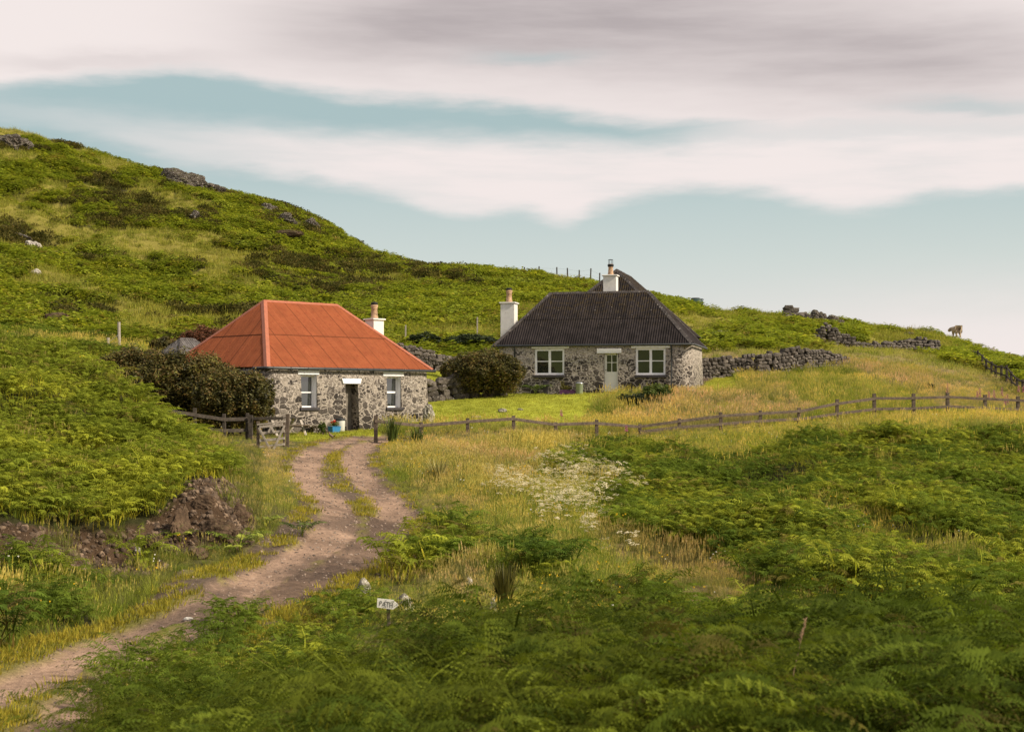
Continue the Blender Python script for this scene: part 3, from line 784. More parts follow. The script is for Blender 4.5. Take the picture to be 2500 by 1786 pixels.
def frond_quads(rs, L=.62, hs=.5, lean=.35, npin=12, detail=2, az=0.0, w=.34, droop=.55):
    """one bracken frond: upright stalk then an arching blade of paired pinnae"""
    V = []; Fc = []; lv = []
    ca, sa = cos(az), sin(az)
    def P(r, s, z): return (r * ca - s * sa, r * sa + s * ca, z)
    def quad(p, val):
        k = len(V); V.extend(p); Fc.append((k, k+1, k+2, k+3)); lv.extend([val] * 4)
    base = rs.random() * .8
    # rachis samples
    def rach(t):      # t from 0 base to 1 stalk end to 2 tip
        if t < 1: return (lean * hs * t * t, hs * t)
        q = t - 1; a0 = .95 - .2 * lean
        ang = a0 - q * (a0 + droop)            # start rising, finish drooping
        n = 6; r, z = lean * hs, hs
        for i in range(n):
            aa = a0 - (q * (i + .5) / n) * (a0 + droop)
            r += L * q / n * cos(aa); z += L * q / n * sin(aa)
        return (r, z)
    ww = .006 if detail > 1 else .008
    pr = rach(0)
    for i in range(1, 5):
        r, z = rach(i / 4 * 1.5)
        quad([P(pr[0], -ww, pr[1]), P(pr[0], ww, pr[1]), P(r, ww, z), P(r, -ww, z)], .95 if i < 3 else base)
        pr = (r, z)
    for i in range(npin):
        q = (i + .5) / npin
        r, z = rach(1 + q); r2, z2 = rach(1 + min(q + .06, 1))
        tr, tz = r2 - r, z2 - z; nn = math.hypot(tr, tz) or 1; tr /= nn; tz /= nn
        pl = w * (1 - q) ** .75 * (.75 + .5 * min(q * 5, .5)) * rs.uniform(.85, 1.1)
        pw = L / npin * (.24 if detail >= 2 else .34)
        for sd in (-1, 1):
            val = min(.86, max(0, base * .55 + q * .38 + rs.uniform(-.08, .14)))
            fwd = .55; dz = -.45 * rs.uniform(.3, 1.6); tw = rs.uniform(-.3, 1.3)
            def pt(a, b):        # a along pinna 0..1, b across -1..1
                rr = r + (a * pl * fwd) * tr + b * pw * tr
                zz = z + (a * pl * fwd) * tz + b * pw * tz + dz * pl * a * a - b * pw * tw
                return P(rr, sd * a * pl, zz)
            if detail >= 2:
                m = 6
                for k in range(m):
                    a = (k + .5) / m; hw = 1.35 * (1 - a) ** .7
                    da = .34 / m
                    for bs in (-1, 1):
                        quad([pt(a - da, 0), pt(a + da, 0), pt(a + da * 1.3, bs * hw), pt(a + .5 * da, bs * hw)], val)
            else:
                quad([pt(0, 0), pt(.45, -.95), pt(1, 0), pt(.45, .95)], val)
    return V, Fc, lv

def fern_plant(seed, nfr, detail, npin, H=.5, L=.6, w=.32, spread=.12):
    rs = random.Random(seed); V = []; Fc = []; lv = []
    a0 = rs.random() * 6.3
    for i in range(nfr):
        v, f, l = frond_quads(rs, L=L * rs.uniform(.8, 1.15), hs=H * rs.uniform(.6, 1.15), lean=rs.uniform(.15, .6), npin=npin, detail=detail,
                              az=a0 + 2 * pi * i / nfr + rs.uniform(-.4, .4), w=w * rs.uniform(.85, 1.15), droop=rs.uniform(.25, .8))
        ox, oy = rs.uniform(-spread, spread), rs.uniform(-spread, spread)
        k = len(V); V += [(x + ox, y + oy, z) for x, y, z in v]; Fc += [tuple(a + k for a in q) for q in f]; lv += l
    me = mkmesh('frond', np.array(V), np.array(Fc), MAT['leaf']); set_lv(me, lv); return me

def clump(seed, n, R, H, lw, ll, flat=.4, kind='br'):
    rs = random.Random(seed); V = []; Fc = []; lv = []
    for i in range(n):
        r = R * sqrt(rs.random()); a = rs.random() * 6.283
        x, y = r * cos(a), r * sin(a)
        hh = H * sqrt(max(0, 1 - (r / R) ** 2)) * rs.uniform(.45, 1.1) + .05
        d = a + rs.uniform(-1.4, 1.4)
        up = rs.uniform(-.5, .7) * flat if kind == 'br' else rs.uniform(.6, 1.6)
        l = ll * rs.uniform(.6, 1.3); wd = lw * rs.uniform(.6, 1.3)
        dx, dy, dz = cos(d) * l, sin(d) * l, up * l
        sx, sy = -sin(d) * wd, cos(d) * wd
        val = rs.random(); k = len(V)
        V += [(x, y, hh), (x + dx * .45 + sx, y + dy * .45 + sy, hh + dz * .6), (x + dx, y + dy, hh + dz * .6 - .12 * l), (x + dx * .45 - sx, y + dy * .45 - sy, hh + dz * .6)]
        Fc.append((k, k+1, k+2, k+3)); lv += [val] * 4
    me = mkmesh('clump', np.array(V), np.array(Fc), MAT['leaf']); set_lv(me, lv); return me

def grass_tuft(seed, n, R, H, wd=.006, heads=0.0, bend=.35):
    rs = random.Random(seed); V = []; Fc = []; lv = []
    for i in range(n):
        a = rs.random() * 6.283; r = R * sqrt(rs.random()); x, y = r * cos(a), r * sin(a)
        d = a + rs.uniform(-1, 1); h = H * rs.uniform(.45, 1.0); b = bend * h * rs.uniform(.2, 1.5)
        head = rs.random() < heads
        if head: h = H * rs.uniform(.95, 1.45); b *= .5
        val = rs.random() * .8; s = rs.random() * 6.283
        sx, sy = cos(s) * wd, sin(s) * wd
        k = len(V)
        mx, my = x + cos(d) * b * .3, y + sin(d) * b * .3; tx, ty = x + cos(d) * b, y + sin(d) * b
        t = .5
        V += [(x - sx, y - sy, 0), (x + sx, y + sy, 0), (mx + sx * t, my + sy * t, h * .6), (mx - sx * t, my - sy * t, h * .6)]; Fc.append((k, k+1, k+2, k+3)); lv += [val] * 4
        k = len(V)
        V += [(mx - sx * t, my - sy * t, h * .6), (mx + sx * t, my + sy * t, h * .6), (tx + sx * .15, ty + sy * .15, h), (tx - sx * .15, ty - sy * .15, h)]; Fc.append((k, k+1, k+2, k+3)); lv += [val] * 4
        if head:
            for q in range(4):
                k = len(V); hz = h * (.86 + .05 * q); hw = .009 * (1.2 - .2 * q); aa = rs.random() * 3.14
                cx, cy = tx * .9 + x * .1, ty * .9 + y * .1
                V += [(cx, cy, hz - .03), (cx + cos(aa) * hw, cy + sin(aa) * hw, hz), (cx, cy, hz + .045), (cx - cos(aa) * hw, cy - sin(aa) * hw, hz)]
                Fc.append((k, k+1, k+2, k+3)); lv += [.95] * 4
    me = mkmesh('tuft', np.array(V), np.array(Fc), MAT['leaf']); set_lv(me, lv); return me

def umbel_plant(seed):
    rs = random.Random(seed); b = []; V = []; Fc = []; lv = []
    def quad(p, v):
        k = len(V); V.extend(p); Fc.append((k, k+1, k+2, k+3)); lv.extend([v] * 4)
    for s in range(rs.randint(3, 5)):
        a = rs.random() * 6.28; r = rs.uniform(0, .14); x, y = cos(a) * r, sin(a) * r; h = rs.uniform(.5, .85)
        tx, ty = x * 2, y * 2
        for m in range(rs.randint(7, 11)):
            aa = rs.random() * 6.28; rr = .055 * sqrt(rs.random()) * 1.5; q = rs.uniform(.012, .022)
            cx, cy, cz = tx + cos(aa) * rr, ty + sin(aa) * rr, h - rr * .5 + rs.uniform(-.01, .01)
            quad([(cx - q, cy - q, cz), (cx + q, cy - q, cz), (cx + q, cy + q, cz + .008), (cx - q, cy + q, cz + .008)], .5)
    me = mkmesh('umbel', np.array(V), np.array(Fc), MAT['leaf']); set_lv(me, lv); return me

def pebble(seed):
    rs = np.random.default_rng(seed)
    V, Fc = ico(1); V = V * (1 + rs.normal(0, .12, (len(V), 1))) * np.array([1, .8, .55])
    me = mkmesh('pebble', V, Fc, MAT['leafless'], False); set_lv(me, np.full(len(V), .5)); return me

_ICO = {}
def ico(sub):
    if sub in _ICO: v, f = _ICO[sub]; return v.copy(), f
    t = (1 + 5 ** .5) / 2
    V = [(-1,t,0),(1,t,0),(-1,-t,0),(1,-t,0),(0,-1,t),(0,1,t),(0,-1,-t),(0,1,-t),(t,0,-1),(t,0,1),(-t,0,-1),(-t,0,1)]
    V = [tuple(np.array(v) / np.linalg.norm(v)) for v in V]
    Fc = [(0,11,5),(0,5,1),(0,1,7),(0,7,10),(0,10,11),(1,5,9),(5,11,4),(11,10,2),(10,7,6),(7,1,8),(3,9,4),(3,4,2),(3,2,6),(3,6,8),(3,8,9),(4,9,5),(2,4,11),(6,2,10),(8,6,7),(9,8,1)]
    for _ in range(sub):
        cache = {}; nf = []
        def mid(a, b):
            k = (min(a, b), max(a, b))
            if k not in cache:
                m = np.array(V[a]) + np.array(V[b]); V.append(tuple(m / np.linalg.norm(m))); cache[k] = len(V) - 1
            return cache[k]
        for a, b, c in Fc:
            x, y, z = mid(a, b), mid(b, c), mid(c, a); nf += [(a, x, z), (b, y, x), (c, z, y), (x, y, z)]
        Fc = nf
    _ICO[sub] = (np.array(V), np.array(Fc)); return _ICO[sub][0].copy(), _ICO[sub][1]

m_, t_, p_ = new_mat('leafless')
a_ = t_.new('ShaderNodeAttribute', attribute_type='INSTANCER'); a_.attribute_name = 'tint'
t_.put(p_.inputs['Base Color'], a_.outputs['Color']); p_.inputs['Roughness'].default_value = .9; MAT['leafless'] = m_

proto_coll('fern_near', [fern_plant(100 + i, 5, 2, 14, H=.40, L=.66, w=.20, spread=.20) for i in range(12)])
proto_coll('fern_mid', [fern_plant(200 + i, 7, 1, 12, H=.38, L=.42, w=.125, spread=.20) for i in range(10)])
proto_coll('fern_far', [clump(300 + i, 80, .62, .60, .075, .30) for i in range(6)])
proto_coll('heath', [clump(400 + i, 90, .55, .42, .05, .14, kind='h') for i in range(4)])
proto_coll('tuft_near', [grass_tuft(500 + i, 42, .18, .34, .0055, .04, .7) for i in range(6)])
proto_coll('tuft_head', [grass_tuft(550 + i, 38, .20, .38, .005, .34, .5) for i in range(6)])
proto_coll('tuft_far', [grass_tuft(600 + i, 30, .45, .42, .022, .15, .5) for i in range(5)])
proto_coll('tuft_short', [grass_tuft(650 + i, 26, .16, .075, .006, 0, .5) for i in range(4)])
proto_coll('umbel', [umbel_plant(700 + i) for i in range(5)])
proto_coll('pebble', [pebble(750 + i) for i in range(5)])
def boulder_mesh(seed):
    rs = np.random.default_rng(seed); V, Fc = ico(2); o = rs.random(3) * 20
    V = V * (1 + .9 * (fbm(V[:, 0] * 1.5 + o[0], V[:, 1] * 1.5 + V[:, 2] + o[1], 1, 3, seed) - .5) + rs.normal(0, .04, len(V)))[:, None] * np.array([1.1, .8, .75])
    me = mkmesh('boulder', V, Fc, MAT['leafless'], False); return me
proto_coll('boulder', [boulder_mesh(790 + i) for i in range(6)])
def dot_flower(seed):
    rs = random.Random(seed); V = []; Fc = []
    for i in range(rs.randint(1, 3)):
        x, y, z = rs.uniform(-.12, .12), rs.uniform(-.12, .12), rs.uniform(.28, .5); q = .013
        k = len(V)
        for aa in (0, 1.57):
            k = len(V); c, s = cos(aa) * q, sin(aa) * q
            V += [(x - c, y - s, z - q * .5), (x + c, y + s, z - q * .5), (x + c, y + s, z + q), (x - c, y - s, z + q)]; Fc.append((k, k+1, k+2, k+3))
    me = mkmesh('dot', np.array(V), np.array(Fc), MAT['leafless']); return me
proto_coll('dot', [dot_flower(770 + i) for i in range(4)])

def instancer(name, proto, X, Y, Z, scale, tint, tilt=.12, zs=None):
    n = len(X)
    if n == 0: return
    coll, cnt = PROTO[proto]
    me = bpy.data.meshes.new(name); me.vertices.add(n)
    me.vertices.foreach_set('co', np.c_[X, Y, Z].astype(np.float32).ravel())
    rs = np.random.default_rng(abs(hash(name)) % 1000 if False else len(name) * 7 + n % 97)
    rot = np.c_[rs.normal(0, tilt, n), rs.normal(0, tilt, n), rs.random(n) * 6.283]
    a = me.attributes.new('irot', 'FLOAT_VECTOR', 'POINT'); a.data.foreach_set('vector', rot.astype(np.float32).ravel())
    a = me.attributes.new('iscale', 'FLOAT', 'POINT'); a.data.foreach_set('value', np.asarray(scale, np.float32))
    a = me.attributes.new('iidx', 'INT', 'POINT'); a.data.foreach_set('value', rs.integers(0, cnt, n).astype(np.int32))
    a = me.attributes.new('tint', 'FLOAT_COLOR', 'POINT'); a.data.foreach_set('color', np.c_[tint, np.ones(n)].astype(np.float32).ravel())
    o = bpy.data.objects.new(name, me); COL.objects.link(o)
    g = bpy.data.node_groups.new(name + '_gn', 'GeometryNodeTree')
    g.interface.new_socket('Geometry', in_out='INPUT', socket_type='NodeSocketGeometry')
    g.interface.new_socket('Geometry', in_out='OUTPUT', socket_type='NodeSocketGeometry')
    N = g.nodes; L = g.links
    gi = N.new('NodeGroupInput'); go = N.new('NodeGroupOutput'); iop = N.new('GeometryNodeInstanceOnPoints'); ci = N.new('GeometryNodeCollectionInfo')
    ci.inputs['Collection'].default_value = coll; ci.inputs['Separate Children'].default_value = True; ci.inputs['Reset Children'].default_value = True
    def attr(nm, dt):
        q = N.new('GeometryNodeInputNamedAttribute'); q.data_type = dt; q.inputs['Name'].default_value = nm
        return next(s for s in q.outputs if s.enabled and s.name == 'Attribute')
    L.new(gi.outputs[0], iop.inputs['Points']); L.new(ci.outputs[0], iop.inputs['Instance'])
    iop.inputs['Pick Instance'].default_value = True
    L.new(attr('iidx', 'INT'), iop.inputs['Instance Index']); L.new(attr('irot', 'FLOAT_VECTOR'), iop.inputs['Rotation'])
    L.new(attr('iscale', 'FLOAT'), iop.inputs['Scale']); L.new(iop.outputs[0], go.inputs[0])
    md = o.modifiers.new('scatter', 'NODES'); md.node_group = g
    return o

def scatter(Y0, Y1, dens, px0=-260, px1=2760, seed=1, dfn=None):
    """points per square metre over the visible wedge"""
    rs = np.random.default_rng(seed)
    area = (px1 - px0) / F * (Y1**2 - Y0**2) / 2
    n = int(area * dens)
    Y = np.sqrt(rs.random(n) * (Y1**2 - Y0**2) + Y0**2); px = px0 + rs.random(n) * (px1 - px0)
    X = (px - CX) / F * Y; Z = bil(Zg, px, Y)
    T, pk = zones(px, Y, X, Z)
    return X, Y, Z, px, T, pk, rs

GREEN = np.array([.160, .212, .026]); DEEP = np.array([.066, .112, .018]); LIME = np.array([.35, .37, .040])
def mixc(a, b, f): return a * (1 - f[:, None]) + b * f[:, None]
def bracken_tint(X, Y, px, rs):
    n = len(X)
    f = np.clip(fbm(X, Y, 3.0, 4, 71) * 2.4 - .75, 0, 1); g = rs.random(n)
    c = mixc(DEEP, GREEN, np.clip(f * .8 + g * .4, 0, 1))
    c = mixc(c, LIME, np.clip((fbm(X, Y, 1.6, 2, 72) - .47) * 2.6 + rs.normal(0, .30, n), 0, .9))
    kn = (px < 640) & (Y > 24) & (Y < 52); c[kn] = mixc(c[kn], np.array([.40, .41, .035]), np.full(kn.sum(), .25))
    hl = (Y > 84); c[hl] = mixc(c[hl], np.array([.33, .37, .04]), np.full(hl.sum(), .5))
    nr = Y < 14.6; c[nr] = mixc(c[nr], GREEN * .85, np.full(nr.sum(), .55))
    br = rs.random(n) < .06; c[br] = mixc(c[br], np.array([.20, .13, .05]), np.full(br.sum(), .6))
    return c
def grass_tint(X, Y, px, pk, rs):
    n = len(X)
    f = np.clip(fbm(X, Y, 2.6, 3, 81) * 2.0 - .5, 0, 1)
    c = mixc(np.array([.20, .26, .034]), np.array([.45, .45, .09]), np.clip(f + rs.normal(0, .18, n), 0, 1))
    p = np.clip(pk * (.10 + 1.6 * (fbm(X, Y, 2.2, 3, 82) - .32)) + 1.2 * (fbm(X, Y, 1.2, 3, 84) - .60), 0, .8)
    c = mixc(c, np.array([.50, .40, .27]), np.clip(p * rs.uniform(.2, 1.3, n), 0, .9))
    gk = (px < 640) & (Y > 23) & (Y < 50); c[gk] = mixc(c[gk], np.array([.12, .16, .028]), np.full(gk.sum(), .65))
    gm = (px > 880) & (px < 1560) & (Y < 57) & (Y > 24); c[gm] = mixc(c[gm], np.array([.22, .30, .045]), np.clip(.15 + 1.3 * (fbm(X[gm], Y[gm], 1.4, 3, 86) - .42), 0, .8))
    fd = (px > 1300) & (Y < 40) & (pk > 0)
    c[fd] = mixc(c[fd], np.array([.20, .22, .045]), np.full(fd.sum(), .45)) * .85
    return c

def vegetation():
    # foreground bracken
    X, Y, Z, px, T, pk, rs = scatter(6.5, 14.6, 15, 100, 2760, 5)
    k = (T == 2); X, Y, Z, px = X[k], Y[k], Z[k], px[k]
    sc = rs.uniform(.75, 1.2, len(X)) * (.55 + .95 * fbm(X, Y, 1.1, 3, 92)) * np.where(Y < 14, np.clip(.85 + (px - 900) / 1200, .85, 1.08), np.where(px < 860, .85, .62))
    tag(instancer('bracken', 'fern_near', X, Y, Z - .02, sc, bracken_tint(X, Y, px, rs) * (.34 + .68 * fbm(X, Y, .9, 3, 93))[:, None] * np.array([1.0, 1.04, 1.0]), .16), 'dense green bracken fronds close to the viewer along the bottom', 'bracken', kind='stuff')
    # middle distance bracken
    X, Y, Z, px, T, pk, rs = scatter(14.0, 84.0, 18, -260, 2760, 6)
    k = (T == 2) & ((Y > 14.3) | (px < 100)); k &= rs.random(len(X)) < np.clip(36 / Y, .5, 1.0)
    X, Y, Z, px = X[k], Y[k], Z[k], px[k]
    sc = rs.uniform(.75, 1.25, len(X)) * (1 + .12 * (fbm(X, Y, 2.0, 2, 90) - .5) * 6)
    sc *= np.where(px < 700, .82, 1.0) * np.where((Y < 24) & (px > 150) & (px < 1350), .72, 1.0)
    sc *= (.50 + 1.05 * fbm(X, Y, 1.5, 3, 91)) * np.where(px > 1400, .86, 1.0)
    tag(instancer('bracken', 'fern_mid', X, Y, Z - .03, sc, bracken_tint(X, Y, px, rs), .16), 'bracken covering the knoll and the slope below the fence', 'bracken', kind='stuff')
    # hill bracken
    X, Y, Z, px, T, pk, rs = scatter(84.0, 235.0, 2.8, -260, 2760, 7)
    k = (T == 2); x, y, z, p = X[k], Y[k], Z[k], px[k]
    tag(instancer('bracken', 'fern_far', x, y, z - .05, rs.uniform(.7, 1.35, len(x)), bracken_tint(x, y, p, rs), .15), 'bracken growing over the far hillside', 'bracken', kind='stuff')
    k = (T == 3); x, y, z, p = X[k], Y[k], Z[k], px[k]
    c = mixc(np.array([.060, .068, .019]), np.array([.16, .14, .045]), rs.random(len(x)))
    tag(instancer('heather', 'heath', x, y, z - .03, rs.uniform(.8, 1.7, len(x)), c, .15), 'dark brown heather clumps on the hillside', 'heather', kind='stuff')
    k = (T == 1) | ((T == 2) & (rs.random(len(X)) < .25)) | ((T == 3) & (rs.random(len(X)) < .4)); x, y, z, p = X[k], Y[k], Z[k], px[k]
    c = grass_tint(x, y, p, pk[k], rs); c = mixc(c, np.array([.29, .27, .05]), np.where((p > 1600) & (z < 4.8), .12, .45))
    sh = np.where((p > 1600) & (y < 140), .62, 1.0)
    tag(instancer('grass', 'tuft_far', x, y, z - .02, rs.uniform(.6, 1.3, len(x)) * sh, c, .2), 'rough yellow green grass on the hillside', 'grass', kind='stuff')
    # meadow grass
    X, Y, Z, px, T, pk, rs = scatter(13.5, 90.0, 26, -260, 2760, 8)
    prob = np.clip((34 / Y) ** 1.2, .17, 1.0)
    k = ((T == 1) | ((T == 2) & (rs.random(len(X)) < .12)) | ((T == 5) & (fbm(X, Y, .6, 3, 44) > .60) & (rs.random(len(X)) < .5))) & (rs.random(len(X)) < prob)
    x, y, z, p, q = X[k], Y[k], Z[k], px[k], pk[k]
    sc = rs.uniform(.6, 1.15, len(x)) * np.clip(y / 42, .85, 1.2) * (.45 + 1.0 * fbm(x, y, 3.0, 3, 99))
    # low grass close beside the track
    dd = bil(np.minimum(np.minimum(dL, dR), 9), p, y); sc *= np.clip(.35 + (dd - .5) * .35, .35, 1.0)
    fx = np.interp(p, [917,1028,1254,1563,1857,2135,2485,2700], [55.6,57,59,62,64,67,69,70]); nf = (y < fx + .8) & (y > fx - 4.5); sc[nf & (p > 900)] *= .42
    gt = (p > 440) & (p < 740) & (y > 46) & (y < 58); sc[gt] *= .28
    cf = (p > 2280) & (y > 70) & (y < 90); sc[cf] *= .6
    nr = (y < 24) & (p > 600); sc[nr] *= .8; ns = (p > 850) & (p < 1015) & (y < 20); sc[ns] *= .38; nl = (y < 21) & (p > 220) & (p <= 700); sc[nl] *= 1.35
    gy = HY - F * z / y
    low = ((p > 560) & (p < 700) & (y > 40) & (y < 60)); sc[low] *= .7
    h = (rs.random(len(x)) < .25 + .5 * q)
    tint = grass_tint(x, y, p, q, rs)
    tag(instancer('grass', 'tuft_near', x[~h], y[~h], z[~h], sc[~h], tint[~h], .14), 'tall green and yellow meadow grass', 'grass', kind='stuff')
    tag(instancer('grass', 'tuft_head', x[h], y[h], z[h], sc[h], mixc(tint[h], np.array([.40, .29, .19]), np.full(h.sum(), .25)), .14), 'tall grass with pinkish seed heads', 'grass', kind='stuff')
    # lawn
    X, Y, Z, px, T, pk, rs = scatter(50, 88, 16, 640, 1850, 9)
    k = (T == 4); x, y, z = X[k], Y[k], Z[k]
    c = mixc(np.array([.27, .31, .040]), np.array([.48, .46, .085]), np.clip(rs.random(len(x)) * .6 + (fbm(x, y, 3, 3, 53) - .3), 0, 1))
    tag(instancer('lawn_grass', 'tuft_short', x, y, z, rs.uniform(.7, 1.5, len(x)), c, .1), 'short mown bright green grass round the cottages', 'grass', kind='stuff')
    # strip of low plants between the ruts and at the verge
    X, Y, Z, px, T, pk, rs = scatter(11, 64, 60, -200, 1050, 10)
    bm = bil(both, px, Y); rm = bil(rutm, px, Y)
    k = (bm > .5) & (rm < .12) & (fbm(X, Y, .45, 3, 63) > np.where(Y < 21.5, .15, .46)) & (rs.random(len(X)) < np.clip(25 / Y, .3, 1)); x, y, z = X[k], Y[k], Z[k]
    c = mixc(np.array([.20, .21, .03]), np.array([.48, .38, .055]), rs.random(len(x)))
    tag(instancer('grass', 'tuft_short', x, y, z, rs.uniform(.6, 1.7, len(x)), c, .1), 'low yellow green plants between the wheel ruts', 'grass', kind='stuff')
    k = (np.maximum(bm, rm) > .2) & (rs.random(len(X)) < np.clip(22 / Y, .12, .8)); x, y, z = X[k], Y[k], Z[k]
    c = np.array([.20, .15, .12]) * rs.uniform(.35, 1.7, (len(x), 1))
    tag(instancer('gravel', 'pebble', x, y, z, (.006 + .024 * rs.random(len(x)) ** 2) * np.clip(y / 22, .8, 1.4), c, .5), 'loose gravel scattered over the track', 'gravel', kind='stuff')
    # earth bank rubble
    X, Y, Z, px, T, pk, rs = scatter(21, 34, 150, -250, 680, 12)
    k = (T == 5); x, y, z = X[k], Y[k], Z[k]
    c = mixc(np.array([.060, .038, .024]), np.array([.24, .165, .11]), rs.random(len(x)) ** 2.5)
    tag(instancer('rubble', 'boulder', x, y, z, .012 + .06 * rs.random(len(x)) ** 2, c, .8), 'loose broken stone on the eroded bank', 'rubble', kind='stuff')
    # white umbels
    X, Y, Z, px, T, pk, rs = scatter(20, 58, 16, 1000, 1700, 13)
    gy = HY - F * Z / Y - .5 * F / Y
    k = inpoly(px + rs.normal(0, 16, len(px)), gy + rs.normal(0, 12, len(px)), FLOW) & (fbm(X, Y, .9, 3, 95) > .45)
    x, y, z = X[k], Y[k], Z[k]
    tag(instancer('white_flowers', 'umbel', x, y, z, rs.uniform(.7, 1.0, len(x)), np.tile([[.70, .63, .46]], (len(x), 1)), .1), 'patch of cream white umbel flowers in the meadow', 'flowers', kind='stuff')
    # small yellow and white flowers
    X, Y, Z, px, T, pk, rs = scatter(15, 60, 2.6, -100, 2700, 14)
    k = (T == 1) & (fbm(X, Y, 2.2, 3, 97) > .5); x, y, z = X[k], Y[k], Z[k]
    c = np.where(rs.random((len(x), 1)) < .85, np.array([[.75, .50, .02]]), np.array([[.8, .78, .7]]))
    tag(instancer('buttercups', 'dot', x, y, z, rs.uniform(.7, 1.3, len(x)), c, .1), 'tiny yellow flowers dotted through the meadow grass', 'flowers', kind='stuff')
vegetation()

# ------------------------------------------------------------------ houses
def plane_hit(O, ang, z0, px, py, yl):
    """point on the vertical plane local y = yl seen at photo pixel (px, py) -> local s, z"""
    u = (cos(ang), sin(ang)); v = (-sin(ang), cos(ang)); k = (px - CX) / F
    ax = O[0] + v[0] * yl; ay = O[1] + v[1] * yl
    s = (k * ay - ax) / (u[0] - k * u[1])
    Y = ay + u[1] * s
    return s, (HY - py) / F * Y - z0

def house_wall(parent, mat, L, D, ins, r, h, batter, openings, zb=-.6, name='wall'):
    """outer skin with rounded corners; openings on the front as (s0,s1,z0,z1,depth)"""
    b = B()
    x0, x1, y0, y1 = ins, L - ins, ins, D - ins
    path = []   # (x, y, nx, ny)
    fs = sorted(set([x0 + r, x1 - r] + [o[i] for o in openings for i in (0, 1)] + list(np.linspace(x0 + r, x1 - r, 12))))
    for s in fs: path.append((s, y0, 0, -1, True))
    def arc(cx, cy, a0):
        for k in range(1, 8):
            a = a0 + pi / 2 * k / 8; path.append((cx + r * cos(a), cy + r * sin(a), cos(a), sin(a), False))
    arc(x1 - r, y0 + r, -pi / 2)
    for s in np.linspace(y0 + r, y1 - r, 6): path.append((x1, s, 1, 0, False))
    arc(x1 - r, y1 - r, 0)
    for s in np.linspace(x1 - r, x0 + r, 6): path.append((s, y1, 0, 1, False))
    arc(x0 + r, y1 - r, pi / 2)
    for s in np.linspace(y1 - r, y0 + r, 6): path.append((x0, s, -1, 0, False))
    arc(x0 + r, y0 + r, pi)
    zs = sorted(set([zb, h] + [o[i] for o in openings for i in (2, 3)] + list(np.linspace(0, h, 7))))
    n = len(path)
    def P(p, z, off=0.0):
        q = batter * (1 - z / h) - off
        return (p[0] + p[2] * q, p[1] + p[3] * q, z)
    V = [P(p, z) for z in zs for p in path]; Fc = []
    for i in range(len(zs) - 1):
        zc = (zs[i] + zs[i + 1]) / 2
        for j in range(n):
            j2 = (j + 1) % n
            if path[j][4] and path[j2][4] and j2 > j:
                sc = (path[j][0] + path[j2][0]) / 2
                if any(o[0] < sc < o[1] and o[2] < zc < o[3] for o in openings): continue
            Fc.append((i * n + j, i * n + j2, (i + 1) * n + j2, (i + 1) * n + j))
    b.add(V, Fc)
    # reveals cut into the wall thickness
    for s0, s1, a, c, d in openings:
        f = lambda s, z, off: (s, y0 - batter * (1 - z / h) + off, z)
        e = .0
        A0, A1, B0, B1 = f(s0, a, e), f(s1, a, e), f(s0, c, e), f(s1, c, e)
        yb = y0 + d
        C0, C1, D0, D1 = (s0, yb, a), (s1, yb, a), (s0, yb, c), (s1, yb, c)
        b.add([A0, A1, B0, B1, C0, C1, D0, D1], [(0, 4, 6, 2), (1, 3, 7, 5), (0, 1, 5, 4), (2, 6, 7, 3)])
    o = b.obj(name, mat, parent, True)
    md = o.modifiers.new('edge', 'EDGE_SPLIT'); md.split_angle = radians(35)
    return o

def corrugated(T, L, D, sa, sb, ze, zr, pitch, ampl, lap=.47, seam=.66, spp=6, drop=0.0, seam_w=.014):
    """hip roof of corrugated sheets; T maps local (x,y,z) to parent space"""
    b = B(); SV = []
    def slope(P0, e, inw, length, run, fa, fb):
        # P0 eave start, e unit along eave, inw unit inward, run = plan depth at the ridge; fa, fb hip set-back at the two ends
        rise = zr - ze; nrm = np.cross(e, inw * run + np.array([0, 0, rise])); nrm /= np.linalg.norm(nrm)
        if nrm[2] < 0: nrm = -nrm
        ns = int(length / pitch * spp); ss = np.linspace(0, length, ns + 1)
        top = np.minimum(1, np.minimum(ss / fa, (length - ss) / fb))
        cor = ampl * np.cos(2 * pi * ss / pitch) + ((ss % seam) / seam - .5) * .008
        rows = [(0, 0, 0), (lap - .012, 0, 0), (lap - .004, 0, 1), (lap, .016, 1), (lap + .004, .016, 0), (1.0, .016, 0)]
        V = []; sm = (np.abs((ss % seam) - seam * .5) < seam_w).astype(float)  # sm marks the seams where the roof colour gets its painted overlap shadow
        for q, off, lz in rows:
            t = np.minimum(q, top)
            Pp = P0 + e * ss[:, None] + inw * (t * run)[:, None] + np.array([0, 0, 1.0]) * (t * rise)[:, None] + nrm * (cor + off)[:, None]
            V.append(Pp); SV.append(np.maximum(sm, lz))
        V = np.concatenate(V); m = ns + 1; Fc = []
        for i in range(5):
            for j in range(ns):
                if rows[i + 1][0] > rows[i][0] and top[j] <= rows[i][0] and top[j + 1] <= rows[i][0]: continue
                if i in (2, 3) and min(top[j], top[j+1]) < lap: continue
                Fc.append((i*m+j, i*m+j+1, (i+1)*m+j+1, (i+1)*m+j))
        b.add([T(p) for p in V], Fc)
    ex = np.array([1., 0, 0]); ey = np.array([0, 1., 0])
    slope(np.array([0., 0, ze]), ex, ey, L, D / 2, sa, sb)
    slope(np.array([L, D, ze]), -ex, -ey, L, D / 2, sb, sa)
    slope(np.array([0., D, ze]), -ey, ex, D, sa, D / 2, D / 2)
    slope(np.array([L, 0., ze]), ey, -ex, D, sb, D / 2, D / 2)
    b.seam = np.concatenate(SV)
    return b
